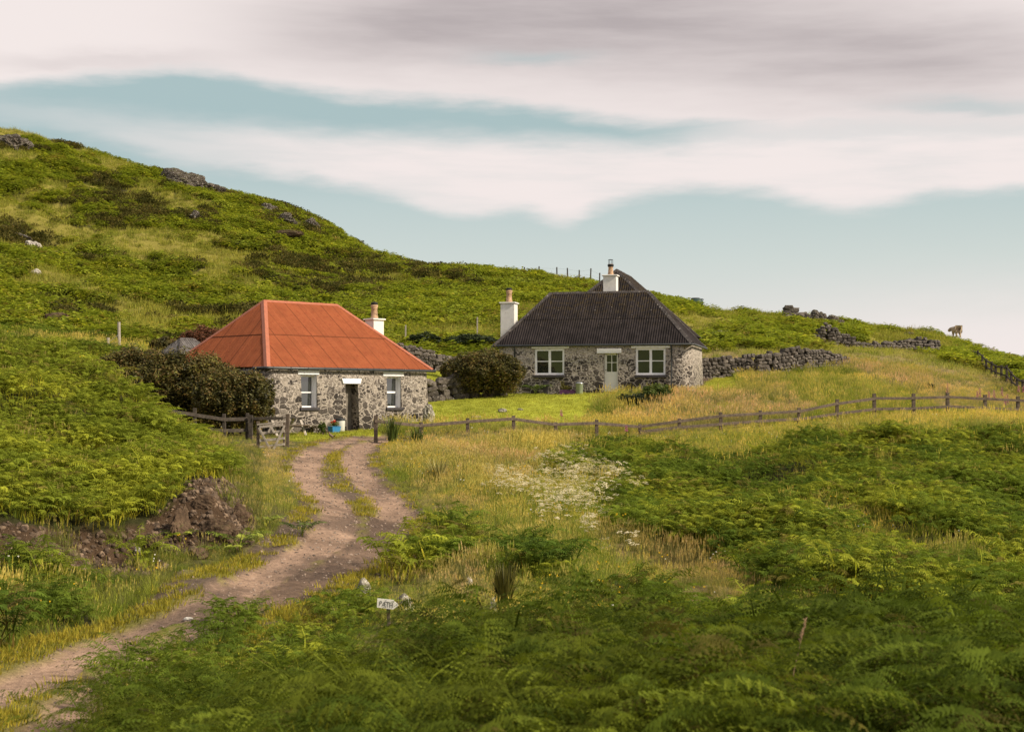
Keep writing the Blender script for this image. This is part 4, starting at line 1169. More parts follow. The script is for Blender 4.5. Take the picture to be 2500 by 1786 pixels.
def roof_obj(b, name, mat, parent):
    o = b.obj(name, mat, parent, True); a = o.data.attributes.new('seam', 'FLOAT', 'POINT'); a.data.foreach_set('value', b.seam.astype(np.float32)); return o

def roof_caps(T, L, D, sa, sb, ze, zr, w, lift, wob=0.0, seg=8):
    b = B(); rs = np.random.default_rng(5)
    R1 = np.array([sa, D/2, zr]); R2 = np.array([L - sb, D/2, zr])
    E = [np.array([0, 0, ze]), np.array([L, 0, ze]), np.array([L, D, ze]), np.array([0, D, ze])]
    nf = np.array([0, -(zr-ze), D/2]); nb = np.array([0, zr-ze, D/2]); nl = np.array([-(zr-ze), 0, sa]); nr = np.array([zr-ze, 0, sb])
    N = {k: v / np.linalg.norm(v) for k, v in dict(f=nf, b=nb, l=nl, r=nr).items()}
    def cap(P, Q, na, nc):
        d = (Q - P) / np.linalg.norm(Q - P)
        ta = np.cross(na, d); tc = np.cross(nc, d)
        mid = na + nc
        if np.dot(ta, mid - na * np.dot(na, mid)) > 0: ta = -ta
        if np.dot(tc, mid - nc * np.dot(nc, mid)) > 0: tc = -tc
        V = []
        k = seg
        for i in range(k + 1):
            c = P + (Q - P) * i / k; ww = w * (1 + rs.normal(0, wob)); l = lift * (1 + rs.normal(0, wob * 2))
            V += [T(c + ta * ww + na * l * .9), T(c + (na + nc) / np.linalg.norm(na + nc) * (l * 1.35)), T(c + tc * ww + nc * l * .9)]
            V += [T(c + ta * ww + na * -.01), T(c + tc * ww + nc * -.01)]
        Fc = []
        for i in range(k):
            a = i * 5; c = a + 5
            Fc += [(a, a+1, c+1, c), (a+1, a+2, c+2, c+1), (a+3, a, c, c+3), (a+2, a+4, c+4, c+2)]
        b.add(V, Fc)
    cap(R1, R2, N['f'], N['b'])
    cap(E[0] - (R1-E[0])*.01, R1, N['f'], N['l']); cap(E[1], R2, N['f'], N['r']); cap(E[2], R2, N['b'], N['r']); cap(E[3], R1, N['b'], N['l'])
    return b

def window(parent, O, ang, z0, ywall, s0, s1, za, zb, depth, bars, fw=.055, mw=.045, reveal=True, name='window'):
    """frame + glass at the back of its opening; bars: list of ('v'|'h', fraction, width)"""
    y = ywall + depth; b = B()
    w, h = s1 - s0, zb - za; cx, cz = (s0 + s1) / 2, (za + zb) / 2
    b.box((s0 + fw/2, y, cz), (fw, .07, h)); b.box((s1 - fw/2, y, cz), (fw, .07, h))
    b.box((cx, y, za + fw/2), (w - 2*fw, .07, fw)); b.box((cx, y, zb - fw/2), (w - 2*fw, .07, fw))
    for kind, f, bw in bars:
        if kind == 'v': b.box((s0 + w * f, y + .004, cz), (bw, .06, h - 2*fw))
        else:
            b.box((cx, y + .007, za + h * f), (w - 2*fw, .05, bw))
    if reveal:
        t = .012
        b.box((s0 + t/2 + .002, y - depth/2 - .02, cz), (t, depth - .05, h)); b.box((s1 - t/2 - .002, y - depth/2 - .02, cz), (t, depth - .05, h))
        b.box((cx, y - depth/2 - .02, zb - t/2 - .002), (w - 3*t, depth - .05, t))
    o = b.obj(name, MAT['white_paint'], parent)
    g = B(); g.box((cx, y + .03, cz), (w - fw, .01, h - fw)); g.obj('window_pane', MAT['glass'], o)
    return o

def chimney(parent, c, size, zb, zt, mat, pot_h, pot_r, cowl=None, rot=0.0):
    b = B(); b.box((c[0], c[1], (zb + zt) / 2), (size[0], size[1], zt - zb))
    ch = b.obj('chimney', mat, parent, bevel=.015)
    k = B(); k.box((c[0], c[1], zt + .035), (size[0] + .14, size[1] + .14, .075)); k.obj('chimney_cap', mat, ch, bevel=.02)
    z = zt + .07
    p = B(); r = pot_r
    p.lathe([(r*1.22, 0), (r*1.2, .07), (r*1.05, .12), (r*.98, .30*pot_h+.1), (r*.9, pot_h*.70), (r*1.0, pot_h*.72), (r*1.0, pot_h*.76), (r*.93, pot_h*.78), (r*1.15, pot_h*.86), (r*1.18, pot_h*.93), (r*1.0, pot_h), (r*.75, pot_h), (r*.7, pot_h - .1)], (c[0], c[1], z), 18)
    po = p.obj('chimney_pot', MAT['clay_pot'], ch, True)
    q = B()
    if cowl == 'cap':
        q.lathe([(r*.9, 0), (r*1.08, .02), (r*1.08, .09), (r*.85, .13), (r*.2, .15)], (c[0], c[1], z + pot_h - .01), 16)
        q.obj('chimney_cowl', MAT['soot'], ch, True)
    elif cowl == 'wire':
        q.lathe([(r*1.0, -.16), (r*1.25, -.12), (r*1.25, -.03), (r*.95, 0)], (c[0], c[1], z + pot_h), 16)
        for i in range(6):
            a = i * pi / 3; q.tube([(c[0] + r*.9*cos(a), c[1] + r*.9*sin(a), z + pot_h - .02), (c[0] + r*.9*cos(a), c[1] + r*.9*sin(a), z + pot_h + .24)], .009, 5)
        q.lathe([(r*1.0, 0), (r*1.02, .012), (r*.2, .03)], (c[0], c[1], z + pot_h + .235), 16)
        q.obj('chimney_cowl', MAT['soot'], ch)
    return ch

ident = lambda p: tuple(p)
# ---- red roofed cottage
RZ = -1.40
RL, RD = 9.0, 8.0
def build_red():
    h = thing('stone_cottage', 'low stone cottage with a bright orange red corrugated hip roof', 'cottage', (RO[0], RO[1], RZ), RA)
    ins = .11; ze = 1.353 - RZ; zr = 4.36 - RZ
    H = lambda px, py, y=ins: plane_hit(RO, RA, RZ, px, py, y)
    w1a, w1t = H(734, 917); w1b, w1z = H(773, 993.5)
    w2a, w2t = H(943, 921); w2b, w2z = H(978, 994)
    d0, dt = H(842, 936); d1, _ = H(873, 936)
    W1 = (w1a, w1b, H(753, 994)[1], H(753, 916)[1], .30); W2 = (w2a, w2b, H(960, 994)[1], H(960, 920)[1], .30)
    DR = (d0, d1, -.3, H(857, 936)[1], .46)
    house_wall(h, MAT['rubble_low'], RL, RD, ins, .35, ze - .05, .14, [W1, W2, DR])
    for W in (W1, W2): window(h, RO, RA, RZ, ins, W[0], W[1], W[2], W[3], .26, [('h', .47 if W is W1 else .50, .05 if W is W1 else .085)], fw=.06)
    # door at the back of the deep porch opening
    b = B(); b.box(((d0+d1)/2, ins + .44, (DR[3]-.3)/2), (d1-d0-.01, .04, DR[3]+.3))
    dr = b.obj('door', simple('grey_door', (.17,.15,.13), .9, .3, 5.0), h)
    k = B(); k.lathe([(.03, 0), (.03, .03)], (d0 + .12, ins + .39, 1.0), 8); k.obj('door_handle', MAT['gutter'], dr)
    # lintels and sills
    for (a, t, c, bt) in ((727, 902, 779, 914), (935, 905, 985, 918)):
        s0, z1 = H(a, t + 1, ins - .02); s1, z0 = H(c, bt, ins - .02)
        zz = H((a+c)/2, t+1)[1], H((a+c)/2, bt)[1]
        b = B(); b.box(((s0+s1)/2, ins, sum(zz)/2), (s1-s0, .10, zz[0]-zz[1])); b.obj('lintel', MAT['white_paint'], h, bevel=.01)
    s0, zt_ = H(834, 923.5, ins - .06); s1, _ = H(883, 923.5, ins - .06); zb_ = H(858, 936.5)[1]
    b = B(); q = .08; y0_, y1_ = ins - .09, ins + .05
    b.add([(s0+q, y0_, zb_), (s1-q, y0_, zb_), (s1-q, y1_, zb_), (s0+q, y1_, zb_), (s0, y0_, zt_), (s1, y0_, zt_), (s1, y1_, zt_), (s0, y1_, zt_)], [(0,3,2,1),(4,5,6,7),(0,1,5,4),(1,2,6,5),(2,3,7,6),(3,0,4,7)])
    b.obj('lintel', MAT['white_paint'], h, bevel=.012)
    for a, c in ((733, 780), (943, 985)):
        s0, z1 = H(a, 994, ins - .12); s1, z0 = H(c, 1002, ins - .12)
        zm = H((a + c) / 2, 994, ins)[1]
        b = B(); b.box(((s0+s1)/2, ins - .04, zm - .065), (s1-s0, .26, .12)); b.obj('window_sill', MAT['slate_sill'], h, bevel=.012)
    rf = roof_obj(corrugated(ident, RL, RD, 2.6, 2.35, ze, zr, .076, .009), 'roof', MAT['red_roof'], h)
    roof_caps(ident, RL, RD, 2.6, 2.35, ze, zr, .145, .030, .02).obj('roof_flashing', MAT['red_cap'], rf)
    g = B(); g.tube([(-.05, .9, ze - .06), (-.06, -.04, ze - .06), (0, -.07, ze - .06), (RL + .03, -.07, ze - .075)], .062, 10)
    for i in range(11): g.tube([(i * .88 + .2, -.07, ze - .068), (i * .88 + .26, -.07, ze - .068)], .07, 10)
    g.obj('gutter', MAT['gutter'], rf, True)
    s = B(); s.box((RL/2, RD/2, ze - .085), (RL - .25, RD - .25, .05)); s.obj('soffit', MAT['gutter'], rf)
    cz = 3.74 - RZ
    chimney(h, (RL - .08, RD/2 + .10), (.62, .66), 1.0, cz, MAT['white_render'], .66, .15, 'cap')
build_red()

# ---- dark roofed cottage
BZ = .16
BL, BD = 10.8, 6.28
def build_black():
    h = thing('stone_cottage', 'stone cottage with a dark charcoal corrugated hip roof, tall white chimneys and pale door', 'cottage', (BO[0], BO[1], BZ), BA)
    ins = .12; ze = 2.975 - BZ; zr = 5.97 - BZ
    H = lambda px, py, y=ins: plane_hit(BO, BA, BZ, px, py, y)
    ops = []; wins = []
    for a, t, c, bt in ((1305.5, 851, 1378, 914.8), (1552, 849, 1625, 914.8)):
        s0 = H(a, t)[0]; s1 = H(c, t)[0]; m = (a + c) / 2; W = (s0, s1, H(m, bt)[1], H(m, t)[1], .14); ops.append(W); wins.append(W)
    d0, d1 = H(1474, 900)[0], H(1509, 900)[0]; DR = (d0, d1, H(1490, 955)[1], H(1490, 862)[1], .24); ops.append(DR)
    house_wall(h, MAT['rubble_far'], BL, BD, ins, .75, ze - .05, .10, ops, zb=-.8)
    for W in wins:
        window(h, BO, BA, BZ, ins, W[0], W[1], W[2], W[3], .07, [('v', .5, .13), ('h', .52, .045)], fw=.11, reveal=False)
    # door with four small panes
    y = ins + .16; w = d1 - d0; zb_, zt_ = DR[2], DR[3]; cx = (d0 + d1) / 2; b = B()
    gz0 = H(1490, 907)[1]; st = .13
    b.box((cx, y, (zb_ + gz0) / 2), (w - .02, .05, gz0 - zb_))
    b.box((d0 + st/2 + .01, y, (gz0 + zt_) / 2), (st, .05, zt_ - gz0)); b.box((d1 - .05, y, (gz0 + zt_) / 2), (.08, .05, zt_ - gz0))
    b.box((cx, y, zt_ - .05), (w - .24, .05, .10)); b.box((cx + .02, y + .004, (gz0 + zt_) / 2), (.035, .04, zt_ - gz0)); b.box((cx, y + .007, (gz0 + zt_) / 2), (w - .2, .03, .035))
    dr = b.obj('door', MAT['door_paint'], h)
    g = B(); g.box((cx, y + .03, (gz0 + zt_) / 2 - .02), (w - .16, .01, zt_ - gz0)); g.obj('window_pane', MAT['glass'], dr)
    k = B(); k.tube([(d0 + .07, y - .03, gz0 + .1), (d0 + .07, y - .07, gz0 + .1), (d0 + .17, y - .07, gz0 + .1)], .012, 6); k.obj('door_handle', MAT['gutter'], dr)
    b = B(); b.box((cx, ins - .12, zb_ - .09), (w + .15, .5, .16)); b.obj('doorstep', MAT['slate_sill'], h, bevel=.015)
    for (a, t, c, bt) in ((1298, 842.5, 1390, 850), (1541.5, 841.5, 1636, 849), (1458, 851, 1517, 862)):
        s0 = H(a, t)[0]; s1 = H(c, t)[0]; m = (a + c) / 2; za, zc = H(m, t)[1], H(m, bt)[1]
        b = B(); b.box(((s0+s1)/2, ins - .02, (za+zc)/2), (s1-s0, .12, za-zc)); b.obj('lintel', MAT['white_paint'], h, bevel=.01)
    for a, c in ((1303, 1380), (1550, 1627)):
        s0 = H(a, 915)[0]; s1 = H(c, 915)[0]; zm = H((a+c)/2, 915.2)[1]
        b = B(); b.box(((s0+s1)/2, ins - .06, zm - .075), (s1-s0, .26, .14)); b.obj('window_sill', MAT['slate_sill'], h, bevel=.012)
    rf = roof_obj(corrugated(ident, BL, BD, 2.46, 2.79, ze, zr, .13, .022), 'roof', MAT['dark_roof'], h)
    roof_caps(ident, BL, BD, 2.46, 2.79, ze, zr, .15, .035, .10, 14).obj('roof_flashing', MAT['dark_cap'], rf)
    g = B(); g.tube([(-.05, 1.2, ze-.07), (-.05, -.05, ze-.07), (0, -.07, ze - .07), (BL, -.07, ze - .07), (BL + .06, .02, ze - .07), (BL + .06, BD, ze - .09)], .06, 10)
    s1_ = H(1640, 850)[0]; s0_ = H(1257, 850)[0]
    for s in (s0_, s1_):
        g.tube([(s, -.06, ze - .1), (s, ins - .06, ze - .28), (s, ins - .14, .8), (s, ins - .17, -.3)], .042, 8)
    g.obj('gutter', MAT['gutter'], rf, True)
    s = B(); s.box((BL/2, BD/2, ze - .085), (BL - .25, BD - .25, .05)); s.obj('soffit', MAT['gutter'], rf)
    chimney(h, (.08, 3.15), (.80, .80), .8, 5.40 - BZ, MAT['white_render'], .70, .16, 'cap')
    chimney(h, (5.75, 3.95), (.74, .66), 3.6, 6.90 - BZ, MAT['white_render'], .62, .14, 'wire')
    # rear wing, ridge running away from the front
    wy0 = 4.75; wx = 5.36; hw = 4.0; wl = 12.0; we = 3.95 - BZ; wr = 7.68 - BZ
    def Tw(p): return (wx + hw - p[1], wy0 + p[0], p[2])      # local x -> back, local y -> left
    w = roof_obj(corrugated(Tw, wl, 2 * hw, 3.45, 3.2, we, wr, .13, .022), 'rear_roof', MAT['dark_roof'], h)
    roof_caps(Tw, wl, 2 * hw, 3.45, 3.2, we, wr, .15, .035, .10, 12).obj('roof_flashing', MAT['dark_cap'], w)
    b = B(); b.box((wx, wy0 + 1.6 + wl / 2, we / 2 - .1), (2 * hw - .5, wl - 3.6, we - .1)); b.obj('rear_wall', MAT['rubble_far'], h)
build_black()

# ---- small outhouse behind the shrubs
def build_shed():
    X, Y = (433 - CX) / F * 70.0, 70.0
    z0 = .6
    h = thing('outhouse', 'small outhouse with a weathered grey hip roof behind the brown shrubs', 'outhouse', (X, Y, z0), radians(46))
    L = D = 3.3; ze = 1.75 - z0; zr = 3.10 - z0
    house_wall(h, MAT['rubble_low'], L, D, .15, .2, ze - .03, .05, [], zb=-1.2)
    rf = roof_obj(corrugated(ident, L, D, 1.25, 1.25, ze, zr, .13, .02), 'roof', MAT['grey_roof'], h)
    roof_caps(ident, L, D, 1.25, 1.25, ze, zr, .14, .03, .12, 8).obj('roof_flashing', MAT['dark_cap'], rf)
build_shed()

# ------------------------------------------------------------------ dry stone walls
def stone_mesh(b, lv, c, size, rs, rz=0.0):
    V, Fc = ico(1)
    V = np.sign(V) * np.abs(V) ** .6
    V *= (1 + rs.normal(0, .09, (len(V), 1)))
    V *= np.array(size) / 2
    a = rs.normal(0, .12); V = V @ np.array([[1, 0, 0], [0, cos(a), -sin(a)], [0, sin(a), cos(a)]])
    a = rs.normal(0, .14); V = V @ np.array([[cos(a), 0, -sin(a)], [0, 1, 0], [sin(a), 0, cos(a)]])
    cc, ss = cos(rz), sin(rz); V = V @ np.array([[cc, ss, 0], [-ss, cc, 0], [0, 0, 1]])
    b.add(V + np.array(c), Fc); lv.extend([rs.random()] * len(V))

def dry_wall(name, label, pts, ss=.26, thick=.5, seed=1, lean=0.0, cat='stone wall', group=None):
    """pts: (px, Y, height) along the foot of the wall"""
    rs = np.random.default_rng(seed); b = B(); lv = []
    P = [((px - CX) / F * Y, Y, h) for px, Y, h in pts]
    org = (P[0][0], P[0][1], float(zat(P[0][0], P[0][1])))
    for (x0, y0, h0), (x1, y1, h1) in zip(P[:-1], P[1:]):
        L = math.hypot(x1 - x0, y1 - y0); ang = atan2(y1 - y0, x1 - x0); nx, ny = sin(ang), -cos(ang)
        for side in (-1, 1):
            z = -.15; row = 0
            while z < max(h0, h1) + .05:
                ch = ss * rs.uniform(.55, .95); s = rs.uniform(-.1, .1)
                while s < L:
                    w = ss * rs.uniform(.7, 1.9); t = (s + w / 2) / L
                    hh = h0 + (h1 - h0) * min(max(t, 0), 1); hh *= 1 + .10 * (vnoise(np.array([s * 1.7 + seed]), np.array([3.3]))[0] - .5) * 2
                    if z + ch * .5 < hh and 0 <= t <= 1:
                        x = x0 + (x1 - x0) * t; y = y0 + (y1 - y0) * t
                        off = side * thick * .33 * (1 - .25 * z / max(hh, .3)) + rs.normal(0, .02)
                        gx, gy = x + nx * off, y + ny * off
                        stone_mesh(b, lv, (gx - org[0], gy - org[1], float(zat(x, y)) - org[2] + z + ch / 2), (w * 1.05, thick * .62, ch * 1.15), rs, ang)
                    s += w
                z += ch; row += 1
    me_o = thing_mesh(b, lv, name, MAT['drystone'], org); tag(me_o, label, cat, group, 'thing')
    return me_o
def thing_mesh(b, lv, name, mat, org, smooth=False):
    o = b.obj(name, mat, None, smooth); o.location = org
    a = o.data.attributes.new('lv', 'FLOAT', 'POINT'); a.data.foreach_set('value', np.array(lv, np.float32)); return o

dry_wall('stone_wall', 'low wall of big mossy rounded stones between the lawn and the shrub', [(1036, 72.2, 1.15), (1075, 72.8, 1.15), (1100, 73.2, 1.3), (1180, 74.2, 1.25), (1225, 75.0, 1.1)], .42, .6, 3)
dry_wall('stone_wall', 'dark dry stone wall rising behind the red roof above the lawn', [(950, 83.0, 1.75), (985, 83.5, 1.6), (1020, 84.0, 1.3), (1060, 84.5, 1.1), (1110, 85.0, 1.05), (1200, 86.0, 1.2)], .27, .55, 4)
dry_wall('stone_wall', 'short dark stone wall touching the right end of the dark roofed cottage', [(1706, 86.0, 1.28), (1760, 86.3, 1.28), (1836, 86.8, 1.2)], .27, .55, 5)
dry_wall('stone_wall', 'longer dark stone wall tapering into the dry grass, right of the gap', [(1845, 85.2, 1.2), (1880, 85.6, 1.45), (1960, 86.6, 1.35), (2035, 88.0, .95), (2062, 89.0, .6)], .27, .55, 6)
dry_wall('ruined_gable', 'peaked remnant of a ruined stone gable on the grassy rise', [(1984, 127, .6), (2000, 127, 1.5), (2018, 127, 2.0), (2030, 127, 1.9), (2050, 127, 1.4), (2075, 127, 1.2), (2084, 127, .9)], .34, .7, 7, cat='ruin')
dry_wall('stone_wall', 'long low stone wall running right from the ruined gable', [(2084, 128, .65), (2150, 129, .75), (2220, 130.5, 1.05), (2262, 131, 1.25), (2292, 131.5, 1.2)], .36, .7, 8)
dry_wall('stone_heap', 'tumbled row of boulders standing on the skyline', [(1912, 147.5, 1.1), (1925, 147.5, 1.5), (1945, 147.5, 1.3), (1958, 147.5, 1.0)], .62, 1.1, 9, cat='boulders')
dry_wall('stone_wall', 'scrap of tumbled wall low in the grass beyond the dark roof', [(1735, 108, .35), (1750, 108, .7), (1772, 108.5, .4)], .36, .7, 10)

# ------------------------------------------------------------------ rocks
def rock(name, label, pos, size, mat, seed, group=None, sub=4, rough=.28, rz=0.0, sink=.25):
    rs = np.random.default_rng(seed); V, Fc = ico(sub)
    o = rs.random(3) * 30
    d = fbm(V[:, 0] * 1.3 + o[0], V[:, 1] * 1.3 + V[:, 2] * 1.1 + o[1], 1.0, 4, seed) - .5
    d2 = np.abs(fbm(V[:, 1] * 2.6 + o[2], V[:, 2] * 2.6 + V[:, 0] + o[0], 1.0, 3, seed + 3) - .5)
    V = V * (1 + rough * 2.2 * d - rough * 1.6 * d2)[:, None]
    V = V * (1 + rs.normal(0, .012, (len(V), 1)))
    V = V * np.array(size) / 2
    c, s = cos(rz), sin(rz); V = V @ np.array([[c, s, 0], [-s, c, 0], [0, 0, 1]])
    ob = mkobj(name, V + np.array([0, 0, size[2] * (.5 - sink)]), Fc, MAT[mat]); ob.location = pos
    a = ob.data.attributes.new('lv', 'FLOAT', 'POINT'); a.data.foreach_set('value', np.full(len(V), .5, np.float32))
    return tag(ob, label, 'rock', group)

def px_rock(label, px, py, wpx, hpx, mat, seed, Y=None, depth=1.0, name='rock', **k):
    if name == 'rock_outcrop': k.setdefault('sink', .66 if seed in (1, 2, 3, 13) else .44); k.setdefault('rough', .55); hpx *= 1.15
    if Y is None: X, Y, Z = place(px, py)
    else: X, Y, Z = at(px, Y)
    s = F / Y
    return rock(name, label, (X, Y, Z), (wpx / s * 1.08, wpx / s * depth, hpx / s * 1.35), mat, seed, **k)
G = 'rock outcrops on the hillside'
px_rock('craggy dark outcrop cut by the left edge of the skyline', 18, 352, 115, 50, 'outcrop', 1, name='rock_outcrop', group=G, depth=.8)
px_rock('long dark lichened crag bulging out of the skyline', 440, 452, 130, 60, 'outcrop', 2, name='rock_outcrop', group=G, depth=.7)
px_rock('dark crag stepping down right below the skyline crag', 505, 462, 90, 32, 'outcrop', 3, name='rock_outcrop', group=G, depth=.7)
px_rock('pale faced ledge in the middle of the upper slope', 692, 546, 60, 28, 'outcrop', 4, name='rock_outcrop', group=G, depth=.6)
px_rock('small dark knob above the pale ledge', 655, 520, 44, 26, 'outcrop', 5, name='rock_outcrop', group=G, depth=.6)
px_rock('white splashed rock right of the pale ledge', 758, 558, 44, 30, 'outcrop', 6, name='rock_outcrop', group=G, depth=.6)
px_rock('dark hollow ledge above the long earth scar', 476, 537, 46, 24, 'outcrop', 7, name='rock_outcrop', group=G, depth=.6)
px_rock('low dark rock beside the white lichened rock', 45, 588, 62, 22, 'outcrop', 8, name='rock_outcrop', group=G, depth=.6)
px_rock('white lichened rock near the left edge of the hill', 80, 612, 36, 30, 'palestone', 9, name='rock_outcrop', group=G, depth=.6)
px_rock('lone pale stone in the bracken low on the hill', 88, 670, 22, 13, 'palestone', 10)
px_rock('long narrow dark earth scar across the slope', 695, 577, 100, 16, 'bankrock', 11, name='earth_scar', depth=.35, rz=-.3)
px_rock('dark peaty bank below the hill left of the fence posts', 140, 795, 60, 34, 'bankrock', 12, name='earth_scar', depth=.5)
px_rock('small dark crag poking up from the descending skyline', 1048, 640, 40, 12, 'outcrop', 13, name='rock_outcrop', group=G, depth=.6)
px_rock('rocky nose where the right skyline drops away', 2418, 868, 26, 26, 'lichenstone', 14, name='rock_outcrop', group=G, depth=.6, Y=151)
px_rock('flat pale rocks in the grass left of the cow', 2212, 818, 34, 9, 'outcrop', 15, name='rock_outcrop', group=G, depth=.6)
# boulders along the skyline right of the heap
for i, (px, w, hh, lb) in enumerate(((1972, 22, 16, 'squat boulder first after the gap in the skyline heap'), (1990, 24, 24, 'upright boulder in the middle of the skyline row'),
                                     (2008, 26, 22, 'round dark boulder standing highest of the skyline row'), (2032, 30, 20, 'boulder half sunk in bracken on the skyline'), (2050, 26, 14, 'last low boulder at the right of the skyline row'))):
    px_rock(lb, px, 790, w, hh + 6, 'outcrop', 20 + i, Y=147.0, depth=.9, group='skyline boulders', sink=.12)
# near stones
px_rock('rounded pale standing stone beside the track bend', 886, 1462, 34, 48, 'lichenstone', 40, name='stone')
px_rock('white patched rock in the bank behind the path sign', 988, 1492, 40, 40, 'lichenstone', 41, name='stone')
px_rock('narrow pale stone at the foot of the dark rush tuft', 1205, 1496, 18, 44, 'palestone', 42, name='stone')
px_rock('small pale stone half hidden in the grass above the sign', 1146, 1428, 14, 20, 'palestone', 43, name='stone')
px_rock('flat pale stone at the edge of the track', 460, 1513, 24, 8, 'palestone', 44, name='stone')
px_rock('dark flat stone sunk in the lawn', 1227, 1006, 20, 10, 'lichenstone', 45, name='stone')
px_rock('thin dark stone in the lawn left of the larger one', 1162, 1020, 22, 6, 'lichenstone', 46, name='stone')
px_rock('small stone further up the lawn', 1270, 1001, 14, 5, 'lichenstone', 47, name='stone')
px_rock('brown corner boulder at the right foot of the red roofed cottage', 1047, 1038, 24, 46, 'lichenstone', 48, name='stone', Y=62.8)
# rocks in the cut bank
for i, (px, py, w, hh, dp, lb) in enumerate(((528, 1318, 84, 62, .5, 'large brown block in the centre right of the cut bank'), (446, 1302, 60, 70, .5, 'upright rib of rock in the middle of the cut bank'),
        (372, 1330, 70, 34, .6, 'flat topped grey block low at the left of the cut bank'), (590, 1282, 62, 56, .5, 'rough shoulder of rock at the right end of the cut bank'), (486, 1362, 66, 32, .6, 'dark block at the foot of the cut bank above the verge'),
        (412, 1352, 44, 24, .7, 'small grey block beside the white stone in the bank'), (500, 1235, 54, 34, .5, 'ledge of rock high in the cut bank under the bracken'), (560, 1325, 46, 30, .6, 'low block behind the lime green fern'))):
    px_rock(lb, px, py, w, hh, 'bankrock', 60 + i, name='boulder', depth=dp, rough=.5, group='blocks in the cut bank', sink=.42, rz=i * 1.1)
px_rock('round white stone lying at the foot of the cut bank', 336, 1346, 15, 13, 'palestone', 70, name='stone')

# ------------------------------------------------------------------ fences and gate
def fence(name, label, posts, rails, mat='weathered_wood', w=.15, rail_h=.125, post_h=None, rail_t=.04, skip=()):
    """posts: (px, Y, height); rails: heights above the ground as fractions of the post"""
    P = []
    for px, Y, h in posts:
        X = (px - CX) / F * Y; P.append((X, Y, float(zat(X, Y)), h))
    root = thing(name, label, 'fence', P[0][:3]); o = Vector(P[0][:3]); rs = random.Random(len(posts))
    for i, (X, Y, Z, h) in enumerate(P):
        b = B(); lx, ly = rs.uniform(-.02, .02), rs.uniform(-.02, .02)
        b.beam(Vector((X, Y, Z - .4)) - o, Vector((X + lx, Y + ly, Z + h)) - o, w, w, up=(0, 1, 0), jit=.004)
        b.obj('post', MAT[mat], root, bevel=.008)
    for i in range(len(P) - 1):
        for k, f in enumerate(rails):
            if (i, k) in skip: continue
            a, c = P[i], P[i + 1]
            pa = Vector((a[0], a[1] - w/2 - rail_t/2, a[2] + a[3] * f)) - o; pb = Vector((c[0], c[1] - w/2 - rail_t/2, c[2] + c[3] * f)) - o
            e = (pb - pa).normalized() * .03
            b = B(); q = rs.uniform(-.012, .012); b.beam(pa - e, pb + e + Vector((0, 0, q)), rail_t, rail_h, jit=.003); b.obj('rail', MAT[mat], root, bevel=.006)
    return root
def ph(py, px, Y):      # post height so its top shows at photo row py
    X = (px - CX) / F * Y; return max(.35, (HY - py) / F * Y - float(zat(X, Y)))
mp = [(917,55.6,1014),(1028,57,1030),(1142,58,1020),(1254,59,1014),(1357,60,1030),(1457,61,1024),(1563,62,1035),(1659,62.5,1021),(1760,63,1006),(1857,64,1001),(1951,65,995),
      (2043,66,974),(2135,67,960),(2230,67.5,960),(2313,68,958),(2404,68.5,963),(2485,69,967),(2585,69.5,972),(2690,70,980)]
main_posts = [(px, Y, ph(t, px, Y)) for px, Y, t in mp]
fence('post_and_rail_fence', 'long weathered timber fence winding across the meadow to the right edge', main_posts, (.80, .36), skip={(i, 1) for i in range(0, 6)})
upp = [(2600,1010,968),(2560,995,953),(2525,978,938),(2497,962,926),(2483,956,921),(2469,946,906),(2458,934,891),(2445,925,891),(2431,921,890),(2421,915,882),(2408,909,875),(2398,900,865),(2388,889,855),(2376,880,854),(2368,878,852),(2359,874,852),(2349,873,853),(2335,868,850),(2318,866,850)]
up = []
for px, bt, tp in upp:
    X, Y = ground_hit(px, bt); up.append((px, Y, (bt - tp) / F * Y))
fence('post_and_rail_fence', 'second timber fence climbing the slope at the right towards the cow', [(px, Y, h) for px, Y, h in up], (.84, .36), mat='dark_wood', w=.13, rail_h=.11)
lf = [(470, 53.0, 1001), (477, 53.2, 1000), (548, 53.9, 1012), (606, 54.6, 1010)]
lf = [(380, 52.2, 985), (476, 53.2, 996), (548, 53.9, 1010), (603, 54.6, 1008)]
fence('post_and_rail_fence', 'dark two rail fence from the knoll to the gate', [(px, Y, ph(t, px, Y)) for px, Y, t in lf], (.78, .34), mat='dark_wood', w=.12, rail_h=.13)
wf = [(1242,160,657),(1281,160,657),(1316,160,655),(1360,160,657),(1386,160,659),(1414,160,664),(1441,160,660),(1463,160,671)]
def wire_fence(name, label, posts, r, mat='dark_wood', wires=(.9, .6), wr=.006):
    P = [((px - CX) / F * Y, Y) for px, Y, t in posts]; P = [(x, y, float(zat(x, y)), ph(t, px, y)) for (x, y), (px, Y, t) in zip(P, posts)]
    root = thing(name, label, 'fence', P[0][:3]); o = Vector(P[0][:3]); rs = random.Random(4)
    for X, Y, Z, h in P:
        b = B(); b.tube([Vector((X, Y, Z - .4)) - o, Vector((X + rs.uniform(-.05, .09), Y, Z + h)) - o], r, 7); b.obj('post', MAT[mat], root)
    for f in wires:
        b = B(); b.tube([Vector((X, Y - r, Z + h * f)) - o for X, Y, Z, h in P], wr, 4); b.obj('wire', MAT['galv'], root)
    return root
wire_fence('wire_fence', 'line of thin posts of a wire fence standing against the sky', [(a, b, c - 5) for a, b, c in wf], .075)
wire_fence('wire_fence', 'row of short stakes just behind the taller skyline posts', [(1338,163,671),(1363,163,676),(1380,163,675),(1383,163,676),(1405,163,679),(1457,163,687)], .045, wires=(.8,))
wire_fence('wire_fence', 'two rough timber posts with wire beside the brown shrub', [(265, 78, 824), (292, 79, 786)], .085, mat='grey_wood', wires=(.55, .3))
